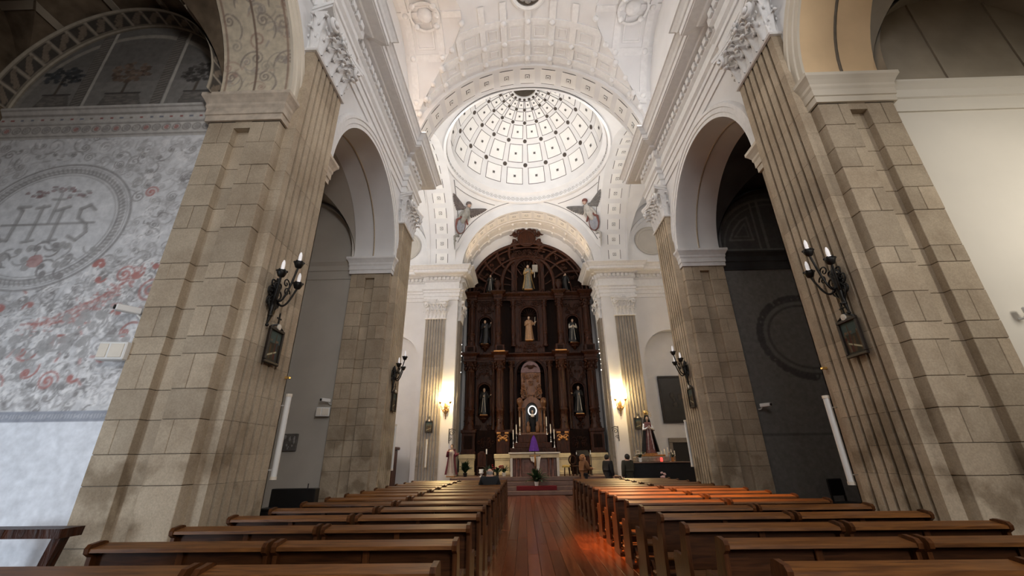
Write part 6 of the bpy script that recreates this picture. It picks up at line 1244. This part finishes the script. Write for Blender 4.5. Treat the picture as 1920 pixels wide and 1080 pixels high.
r = empty('stone_urn', (-2.75, 23.0, 0.75)); tag(r, 'small white footed urn on the altar step', 'urn'); m = MB(); m.lathe([(0.09, 0), (0.09, 0.02), (0.03, 0.06), (0.03, 0.1), (0.10, 0.14), (0.14, 0.19)], 14); m.build('foot', M_WHITE, r, True); m = MB(); m.lathe([(0.13, 0.19), (0.10, 0.24), (0.12, 0.36), (0.11, 0.36), (0.0, 0.26)], 14); m.build('bowl', M_WHITE, r, True)
r = empty('floor_candlestick', (-2.5, 23.2, 0.75)); tag(r, 'tall dark floor candlestick with short white candle', 'candlestick'); m = MB(); m.lathe([(0.14, 0), (0.14, 0.03), (0.025, 0.08), (0.025, 1.0), (0.06, 1.05), (0.06, 1.08)], 12); m.build('stick', M_IRON, r, True); m = MB(); m.lathe([(0.035, 1.08), (0.035, 1.32), (0.0, 1.33)], 10); m.build('candle', M_WHITE, r, True)
# chairs of the celebrant, stool, lectern
def chair(x, y, rz, lab, mat, ring=False):
    r = empty('wooden_chair', (x, y, 0.75), rz); tag(r, lab, 'chair', 'chairs on the altar dais')
    m = MB(); m.bbox(-0.24, -0.24, 0.42, 0.24, 0.24, 0.48, 0.015); m.build('seat', mat, r)
    for a in (-0.2, 0.2):
        for b in (-0.2, 0.2): m = MB(); m.bbox(a - 0.025, b - 0.025, 0, a + 0.025, b + 0.025, 0.42, 0.005); m.build('leg', mat, r)
    m = MB()
    if ring: m.tube([(0.19 * cos(2 * pi * i / 20), 0.22, 0.74 + 0.22 * sin(2 * pi * i / 20)) for i in range(21)], 0.04, 7)
    else: m.bbox(-0.24, 0.19, 0.48, 0.24, 0.24, 1.15, 0.02); m.sphere((0, 0.215, 1.17), 0.10, 8, 6, (1.6, 0.3, 0.8))
    m.build('backrest', mat, r, ring)
chair(2.05, 23.0, 0.35, 'round-backed dark wooden chair beside the altar', M_DARKWOOD, True); chair(-2.9, 24.6, 0.0, 'tall dark chair before the altarpiece, mural chapel side', M_DARKWOOD); chair(2.9, 24.6, 0.0, 'tall dark chair before the altarpiece, dark chapel side', M_DARKWOOD)
r = empty('yellow_stool', (1.58, 22.75, 0.75)); tag(r, 'small stool with yellow cushion at the altar end', 'stool'); m = MB(); m.lathe([(0.18, 0.40), (0.20, 0.43), (0.18, 0.50), (0.0, 0.52)], 16); m.build('cushion', simple('yellow cushion', (0.55, 0.38, 0.10), 0.7), r, True)
for k in range(3): a = 2 * pi * k / 3; m = MB(); m.tube([(0.12 * cos(a), 0.12 * sin(a), 0.41), (0.17 * cos(a), 0.17 * sin(a), 0.0)], 0.018, 6); m.build('leg', M_DARKWOOD, r)
r = empty('lectern', (2.45, 22.5, 0.75)); tag(r, 'slim dark lectern with white microphone lights beside the altar', 'lectern'); m = MB(); m.bbox(-0.06, -0.06, 0, 0.06, 0.06, 0.95, 0.01); m.build('post', M_BLACK, r); m = MB(); m.prism([(-0.25, 0.92), (0.2, 1.15), (0.2, 1.19), (-0.25, 0.96)], -0.3, 0.3, lambda u, v, q: (q, u, v)); m.build('desk', M_BLACK, r); m = MB(); m.bbox(-0.25, -0.2, 0, 0.25, 0.2, 0.05, 0.01); m.build('foot', M_BLACK, r)
for k, x in enumerate((2.25, 2.5, 2.75, 3.0)):
    rr = empty('table_candle', (x, 23.55, 0.75)); tag(rr, 'thin white candle on dark stand, %s from the lectern row by the altar' % ORD[k], 'candle', 'thin candles beside the altar'); m = MB(); m.lathe([(0.1, 0), (0.02, 0.04), (0.02, 0.98), (0.04, 1.0)], 10); m.build('stand', M_BLACK, rr, True); m = MB(); m.lathe([(0.02, 1.0), (0.02, 1.12 + 0.07 * (k % 2)), (0.0, 1.14 + 0.07 * (k % 2))], 8); m.build('candle', M_WHITE, rr, True)
# iron wall brackets and strings of lights
for s in (-1, 1):
    side = 'mural' if s < 0 else 'dark'
    r = empty('iron_bracket', (s * 4.62, 23.70, 2.75)); tag(r, 'scrolled iron wall bracket under the lit sconce, %s chapel side' % side, 'bracket', 'iron wall brackets')
    m = MB(); m.tube([(0, 0, -0.35), (0, 0, 0.42)], 0.02, 6); m.tube([(0, -0.02, 0.36), (-s * 0.2, -0.25, 0.38), (-s * 0.42, -0.42, 0.30)], 0.022, 6); m.build('arm', M_IRON, r)
    m = MB(); m.tube([(-s * abs(p[0]) - s * 0.02, -0.12, p[2]) for p in scroll_pts((0.16, 0, 0.16), 0.15, 1.4, 0, 1)], 0.016, 6); m.tube([(-s * abs(p[0]), -0.05, p[2]) for p in scroll_pts((0.08, 0, -0.15), 0.10, 1.3, 0, 1)], 0.014, 6); m.build('scroll', M_IRON, r)
    r = empty('string_lights', (s * 4.41, 25.5, 6.5)); tag(r, 'vertical string of small white lights on the chancel wall, %s chapel side' % side, 'string lights', 'strings of lights')
    m = MB(); m.tube([(0, 0.03 * sin(k), 0.22 * k) for k in range(12)], 0.006, 4); m.build('cord', M_IRON, r)
    for k in range(7): m = MB(); m.sphere((-s * 0.03, 0.14 * sin(5 * k), 0.10 + 0.34 * k + 0.12 * sin(3 * k)), 0.036, 8, 6); m.build('bulb', M_FAIRY, r, True) if 'M_FAIRY' in globals() else (globals().__setitem__('M_FAIRY', simple('small white bulb', (1, 0.97, 0.9), 0.3, emit=5.0, emit_col=(1, 0.95, 0.85), var=0)), m.build('bulb', M_FAIRY, r, True))
# ------------------------------------------------------------------ transept furniture
r = empty('large_dark_painting', (8.35, 24.50, 4.65)); tag(r, 'large blackened oil painting in the transept niche', 'painting')
m = MB(); m.box(-0.85, -0.03, -1.2, 0.85, 0.0, 1.2); m.build('canvas', M_CANVAS, r); m = MB()
for x0, z0, x1, z1 in ((-0.97, -1.32, 0.97, -1.2), (-0.97, 1.2, 0.97, 1.32), (-0.97, -1.2, -0.85, 1.2), (0.85, -1.2, 0.97, 1.2)): m.bbox(x0, -0.08, z0, x1, 0.02, z1, 0.02)
m.build('frame', M_FRAME, r)
for k in range(8): q = random.Random(k); m = MB(); m.sphere((q.uniform(-.4, .5), -0.031, q.uniform(-.4, .3)), q.uniform(0.06, 0.14), 8, 6, (1, 0.05, 1.5)); m.build('painted_figure', simple('dim painted figure', (0.04, 0.032, 0.025), 0.5, var=0.5), r, True)
dr = empty('door_1', (8.45, 24.52, 0)); tag(dr, 'dark doorway with stone lintel under the large painting', 'doorway', None, 'structure')
m = MB(); m.box(-0.75, -0.02, 0, 0.75, 0.01, 2.3); m.build('opening', M_BLACK, dr); m = MB(); m.bbox(-0.95, -0.10, 2.3, 0.95, 0.02, 2.55, 0.02); m.bbox(-0.95, -0.10, 0, -0.75, 0.02, 2.3, 0.02); m.bbox(0.75, -0.10, 0, 0.95, 0.02, 2.3, 0.02); m.build('door_surround', M_STONEG, dr)  # opening is a flat black panel, the doorway's darkness put into colour
r = empty('side_candelabra', (7.0, 23.3, 0)); tag(r, 'candelabrum on a stand before the dark doorway', 'candelabrum'); m = MB(); m.lathe([(0.2, 0), (0.05, 0.06), (0.03, 1.3), (0.08, 1.35)], 12); m.build('stand', M_GILT, r, True)
for k in range(5): a = (k - 2) * 0.17; m = MB(); m.tube([(0, 0, 1.35), (a, 0, 1.4), (a, 0, 1.62 + 0.08 * (2 - abs(k - 2)))], 0.012, 6); b = m.build('arm', M_GILT, r); m = MB(); m.lathe([(0.02, 0), (0.02, 0.25), (0, 0.26)], 8, (a, 0, 1.62 + 0.08 * (2 - abs(k - 2)))); m.build('candle', M_CLOTHW, b, True)
r = empty('confessional', (-8.3, 23.4, 0)); tag(r, 'dark wooden confessional standing in the lit transept niche', 'confessional'); m = MB(); m.bbox(-0.9, -0.45, 0, 0.9, 0.45, 2.1, 0.03); m.build('cabinet', M_DARKWOOD, r); m = MB(); m.bbox(-1.0, -0.52, 2.1, 1.0, 0.5, 2.25, 0.03); m.build('cornice_top', M_DARKWOOD, r)
for s in (-1, 1): m = MB(); m.bbox(s * 0.45 - 0.33, -0.48, 0.2, s * 0.45 + 0.33, -0.45, 1.9, 0.01); m.build('door', M_PEWEND, r)

# ------------------------------------------------------------------ angels on the far pendentives
def angel(sx, lab):
    cc = Vector((0, CRY, ZT)); r = empty('angel_relief', (sx * 4.2, 22.8, 15.8)); tag(r, lab, 'relief', 'pendentive angels'); base = Matrix.Translation(-r.location)
    def P(p, off): q = Vector(p); d = (q - cc).normalized(); d = cc + d * (RP - off); return Vector((sx * d.x, d.y, d.z))
    def L(p, q, t): return tuple(a_ + (b_ - a_) * t for a_, b_ in zip(p, q))
    def part(m, name, mat):
        o = m.build(name, mat, r, True); o.matrix_local = base; return o
    GW = simple('grey painted wing', (0.16, 0.155, 0.15), 0.7, var=0.3, scale=6) if sx > 0 else simple('brown grey painted wing', (0.13, 0.11, 0.105), 0.7, var=0.3, scale=6)
    BD = simple('pale grey drapery', (0.46, 0.44, 0.41), 0.7, var=0.25, scale=5) if sx > 0 else simple('grey green drapery', (0.28, 0.275, 0.25), 0.7, var=0.3, scale=5)
    RDm = simple('maroon sash', (0.17, 0.06, 0.05), 0.7, var=0.3, scale=5); SK = simple('angel flesh', (0.42, 0.29, 0.23), 0.7, var=0.1); OV = simple('blue grey medallion', (0.30, 0.315, 0.36), 0.6, var=0.3, scale=7)
    for sh, t0, t1, n in (((4.12, 22.62, 16.80), (4.66, 21.46, 17.14), (4.58, 22.36, 16.50), 9), ((3.80, 22.92, 16.82), (2.68, 23.46, 17.18), (3.66, 23.33, 16.45), 9)):
        m = MB(); m.sphere(P(sh, 0.08), 0.13, 8, 6); w_ = part(m, 'wing', GW)
        for k in range(n):
            t = k / (n - 1); tip = L(t0, t1, t); bulge = 0.12 * sin(pi * t)
            for l, off in ((1.0 + bulge, 0.04), (0.62, 0.08)):
                f = MB(); f.tube([P(L(sh, tip, q * l), off + 0.015 * (k % 2)) for q in (0.0, 0.35, 0.7, 0.92, 1.0)], [0.06, 0.085, 0.08, 0.06, 0.015], 5); f.build('feather', GW, w_, True)
    m = MB(); m.tube([P(p, 0.10) for p in ((3.90, 22.72, 16.92), (3.97, 22.78, 16.72), (4.10, 22.86, 16.50), (4.25, 22.95, 16.22), (4.36, 23.05, 15.9))], [0.12, 0.22, 0.26, 0.27, 0.18], 9); part(m, 'torso', BD)
    for q in range(6):
        m = MB(); x = 3.80 + 0.09 * q; m.tube([P((x, 22.8, 16.72), 0.27), P((x + 0.06, 22.85, 16.5), 0.32), P((x + 0.12, 22.95, 16.25), 0.27)], [0.02, 0.04, 0.02], 5); part(m, 'drapery_fold', BD)
    m = MB(); m.sphere(P((3.86, 22.66, 17.06), 0.16), 0.17, 12, 9, (0.85, 0.9, 1.1)); part(m, 'head', SK); m = MB(); m.sphere(P((3.87, 22.62, 17.13), 0.12), 0.185, 12, 8, (1, 0.9, 0.85)); part(m, 'hair', RDm if sx > 0 else GW)
    for pts in (((3.86, 22.9, 16.7), (3.88, 23.15, 16.35), (4.05, 23.25, 16.05)), ((4.25, 22.7, 16.65), (4.55, 22.75, 16.3), (4.62, 22.9, 15.95))): m = MB(); m.tube([P(p, 0.18) for p in pts], [0.08, 0.075, 0.05], 7); part(m, 'arm', BD)
    m = MB(); m.tube([P(p, 0.2) for p in ((3.98, 23.34, 15.95), (4.10, 23.1, 16.22), (4.40, 22.85, 16.26), (4.66, 22.75, 16.0), (4.72, 22.9, 15.6))], [0.06, 0.085, 0.09, 0.08, 0.05], 7); part(m, 'maroon_sash', RDm)
    c = P((4.44, 23.15, 15.76), 0.16); n_ = (Vector((0, CRY, ZT)) - c).normalized(); v_ = (P((4.41, 22.88, 16.17), 0.16) - P((4.53, 23.36, 15.28), 0.16)).normalized(); u_ = v_.cross(n_)
    m = MB(); m.grid([[c + (u_ * 0.33 * rr * cos(a) + v_ * 0.48 * rr * sin(a)) + n_ * (0.08 * (1 - rr * rr) + 0.02) for a in [2 * pi * i / 24 for i in range(24)]] for rr in (1.0, 0.8, 0.5, 0.05)], closed_u=True); part(m, 'medallion', OV)
    m = MB(); m.tube([c + u_ * 0.35 * cos(a) + v_ * 0.50 * sin(a) for a in [2 * pi * i / 24 for i in range(25)]], 0.04, 6); part(m, 'medallion_rim', RDm)
    m = MB(); m.tube([P(p, 0.08) for p in ((4.50, 23.42, 15.1), (4.62, 23.3, 15.16), (4.76, 23.2, 15.0), (4.78, 23.28, 14.8), (4.68, 23.4, 14.75))], [0.06, 0.09, 0.09, 0.07, 0.04], 7); m.tube([P(p, 0.06) for p in ((4.78, 23.3, 14.9), (4.80, 23.4, 14.6), (4.78, 23.52, 14.2))], [0.07, 0.06, 0.02], 6); part(m, 'scroll_foot', BD)
angel(-1, 'winged angel relief with medallion on the pendentive, darker brown wings'); angel(1, 'winged angel relief with medallion on the pendentive, paler grey wings')

# ------------------------------------------------------------------ people
def skin_mesh(name, joints, edges, radii, root, mat, parent, sub=2):
    names = list(joints); me = bpy.data.meshes.new(name); me.from_pydata([joints[n] for n in names], [(names.index(a), names.index(b)) for a, b in edges], [])
    me.materials.append(mat); o = inst(name, me, parent); md = o.modifiers.new('skin', 'SKIN'); md.use_smooth_shade = True
    sv = me.skin_vertices[0].data
    for i, n in enumerate(names): r = radii[n]; sv[i].radius = r if isinstance(r, tuple) else (r, r); sv[i].use_root = (n == root)
    s = o.modifiers.new('subdivision', 'SUBSURF'); s.levels = sub; s.render_levels = sub; return o
def person(loc, rz, label, sit, coat, trousers, hair_mat, hair, arms, long_coat=False, head_pitch=0.0, bald=False, skin=M_SKIN):
    # local: faces +y
    r = empty('person', loc, rz); tag(r, label, 'person', 'people in the church')
    hz = 0.58 if sit else 0.90
    J = {'pelvis': (0, 0, hz), 'waist': (0, -0.01, hz + 0.16), 'chest': (0, -0.01, hz + 0.38), 'neck': (0, 0.0, hz + 0.56), 'skull': (0, 0.02, hz + 0.66), 'crown': (0, 0.01, hz + 0.76)}
    E_ = [('pelvis', 'waist'), ('waist', 'chest'), ('chest', 'neck'), ('neck', 'skull'), ('skull', 'crown')]
    Rr = {'pelvis': (0.13, 0.11), 'waist': (0.12, 0.095), 'chest': (0.15, 0.105), 'neck': 0.075, 'skull': (0.112, 0.125), 'crown': (0.088, 0.10)}
    for s, L in ((-1, 'l'), (1, 'r')):
        el, hd = arms[0 if s < 0 else 1]
        J.update({'sh' + L: (s * 0.19, 0, hz + 0.47), 'el' + L: (s * el[0], el[1], hz + el[2]), 'wr' + L: (s * hd[0], hd[1], hz + hd[2])})
        E_ += [('chest', 'sh' + L), ('sh' + L, 'el' + L), ('el' + L, 'wr' + L)]; Rr.update({'sh' + L: 0.065, 'el' + L: 0.045, 'wr' + L: 0.03})
        d = (Vector(hd) - Vector(el)).normalized(); d = Vector((s * d.x, d.y, d.z)); w0 = Vector(J['wr' + L]); J['pm' + L] = tuple(w0 + d * 0.07); E_.append(('wr' + L, 'pm' + L)); Rr['pm' + L] = (0.036, 0.022)
        for f in range(4):
            k1 = 'f%d%s' % (f, L); off = Vector((s * (f - 1.5) * 0.02, 0, 0.0)); J[k1] = tuple(w0 + d * 0.115 + off); J[k1 + 't'] = tuple(w0 + d * (0.165 + 0.01 * (1.5 - abs(f - 1.5))) + off + Vector((0, 0, -0.02))); E_ += [('pm' + L, k1), (k1, k1 + 't')]; Rr[k1] = 0.010; Rr[k1 + 't'] = 0.008
        J['tb' + L] = tuple(w0 + d * 0.07 + Vector((-s * 0.05, 0, 0.01))); E_.append(('wr' + L, 'tb' + L)); Rr['tb' + L] = 0.011
        if sit: J.update({'hip' + L: (s * 0.10, 0.04, hz - 0.02), 'kn' + L: (s * 0.12, 0.30, hz - 0.03), 'an' + L: (s * 0.12, 0.30, 0.09), 'to' + L: (s * 0.13, 0.42, 0.04)})
        else: J.update({'hip' + L: (s * 0.10, 0, hz - 0.06), 'kn' + L: (s * 0.11, 0.02, 0.48), 'an' + L: (s * 0.11, 0.0, 0.09), 'to' + L: (s * 0.12, 0.14, 0.04)})
        E_ += [('pelvis', 'hip' + L), ('hip' + L, 'kn' + L), ('kn' + L, 'an' + L), ('an' + L, 'to' + L)]; Rr.update({'hip' + L: 0.085, 'kn' + L: 0.058, 'an' + L: 0.042, 'to' + L: (0.045, 0.03)})
    J['nose'] = (0, 0.13, hz + 0.665); E_.append(('skull', 'nose')); Rr['nose'] = 0.016
    body = skin_mesh('body', J, E_, Rr, 'pelvis', skin, r)
    # clothes: coat over torso and arms, trousers over the legs
    g = 0.022; CJ = {}; CR = {}; CE = []
    for n in ('pelvis', 'waist', 'chest', 'shl', 'shr', 'ell', 'elr', 'wrl', 'wrr'):
        CJ[n] = J[n]; q = Rr[n]; q = q if isinstance(q, tuple) else (q, q); CR[n] = (q[0] * 1.12 + g + 0.012, q[1] * 1.15 + g + 0.012)
    CJ['collar'] = (0, -0.005, hz + 0.53); CR['collar'] = 0.095; CR['shl'] = CR['shr'] = 0.125
    CE = [('pelvis', 'waist'), ('waist', 'chest'), ('chest', 'collar'), ('chest', 'shl'), ('chest', 'shr'), ('shl', 'ell'), ('shr', 'elr'), ('ell', 'wrl'), ('elr', 'wrr')]
    if long_coat and not sit: CJ['hem'] = (0, 0, hz - 0.42); CR['hem'] = (0.20, 0.17); CE.append(('pelvis', 'hem')); CR['pelvis'] = (0.175, 0.15)
    if not long_coat and not sit: CJ['hem'] = (0, 0, hz - 0.16); CR['hem'] = (0.19, 0.16); CE.append(('pelvis', 'hem')); CR['pelvis'] = (0.185, 0.155)
    skin_mesh('coat', CJ, CE, CR, 'pelvis', coat, r)
    TJ = {'pelvis': (J['pelvis'][0], J['pelvis'][1], J['pelvis'][2] - 0.01)}; TR = {'pelvis': 0.125}; TE = []
    for L in 'lr':
        for n in ('hip', 'kn', 'an'): TJ[n + L] = J[n + L]; TR[n + L] = Rr[n + L] + 0.02
        TE += [('pelvis', 'hip' + L), ('hip' + L, 'kn' + L), ('kn' + L, 'an' + L)]
    skin_mesh('trousers', TJ, TE, TR, 'pelvis', trousers, r)
    hd = MB()
    if hair == 'fringe':
        hd.lathe([(0.085, -0.075), (0.098, -0.03), (0.100, -0.005), (0.094, 0.02)], 16, (0, 0.0, hz + 0.665), (0.92, 1.0), pi * 0.98, pi * 2.02)
    elif hair == 'curly':
        R = random.Random(3)
        for i in range(70): a = R.uniform(0, 2 * pi); b = R.uniform(-0.5, 1.3); q = 0.125; x, y, z = q * cos(a) * cos(b), q * sin(a) * cos(b), q * sin(b); 
        R = random.Random(3)
        for i in range(90):
            a = R.uniform(0, 2 * pi); b = R.uniform(-0.8, 1.4); x, y, z = 0.12 * cos(a) * cos(b), 0.13 * sin(a) * cos(b) - 0.02, 0.13 * sin(b)
            if y > 0.06 and z < 0.06: continue
            hd.sphere((x, y, hz + 0.68 + z), 0.042, 6, 5)
    else: hd.sphere((0, -0.022, hz + 0.70), 0.118, 14, 9, (0.92, 1.0, 1.05))
    hd.build('hair', hair_mat, r, True)
    fe = MB()
    for s in (-1, 1): fe.sphere((s * 0.032, 0.108, hz + 0.69), 0.012, 6, 5); 
    fe.build('eyes', M_BLACK, r, True); fe = MB(); fe.sphere((0, 0.108, hz + 0.622), 0.016, 8, 5, (1.5, 0.5, 0.4)); fe.build('mouth', simple('lips', (0.35, 0.13, 0.10), 0.5), r, True)
    fe = MB()
    for s in (-1, 1): fe.sphere((s * 0.086, 0.01, hz + 0.67), 0.026, 8, 6, (0.5, 1, 1.3))
    fe.build('ears', skin, r, True); return r
LAP = ((0.26, 0.06, 0.20), (0.10, 0.28, 0.14)); HANG = ((0.25, -0.02, 0.16), (0.24, 0.06, -0.08)); REACH = ((0.25, 0.10, 0.20), (0.20, 0.36, 0.22))
GREYH = simple('grey hair', (0.35, 0.33, 0.31), 0.7); BLOND = simple('curly light brown hair', (0.36, 0.17, 0.07), 0.7, var=0.3, scale=20); DARKH = simple('dark hair', (0.012, 0.010, 0.009), 0.6)
BLKC = simple('black coat', (0.008, 0.008, 0.010), 0.8, var=0.2); BRN = simple('camel brown coat', (0.19, 0.085, 0.035), 0.8, var=0.2); NAVY = simple('dark trousers', (0.012, 0.012, 0.016), 0.8)
person((-1.50, 3.24 + 0.92 * 10 + 0.17, 0.0), 0.05, 'balding person in a black coat seated in a pew, seen from behind', True, BLKC, NAVY, GREYH, 'fringe', (LAP, LAP))
person((2.25, 21.0, 0.0), -1.1, 'person with curly light brown hair in a camel coat reaching forward', False, BRN, NAVY, BLOND, 'curly', (HANG, REACH), True)
person((3.25, 20.3, 0.0), -1.0, 'person in a long black coat standing near the covered table', False, BLKC, NAVY, DARKH, 'cap', (HANG, HANG), True)
person((3.85, 19.0, 0.0), 0.3, 'dark-haired person in olive jacket beside the covered table', False, simple('olive jacket', (0.030, 0.028, 0.018), 0.8, var=0.2), NAVY, DARKH, 'cap', (HANG, LAP), False)
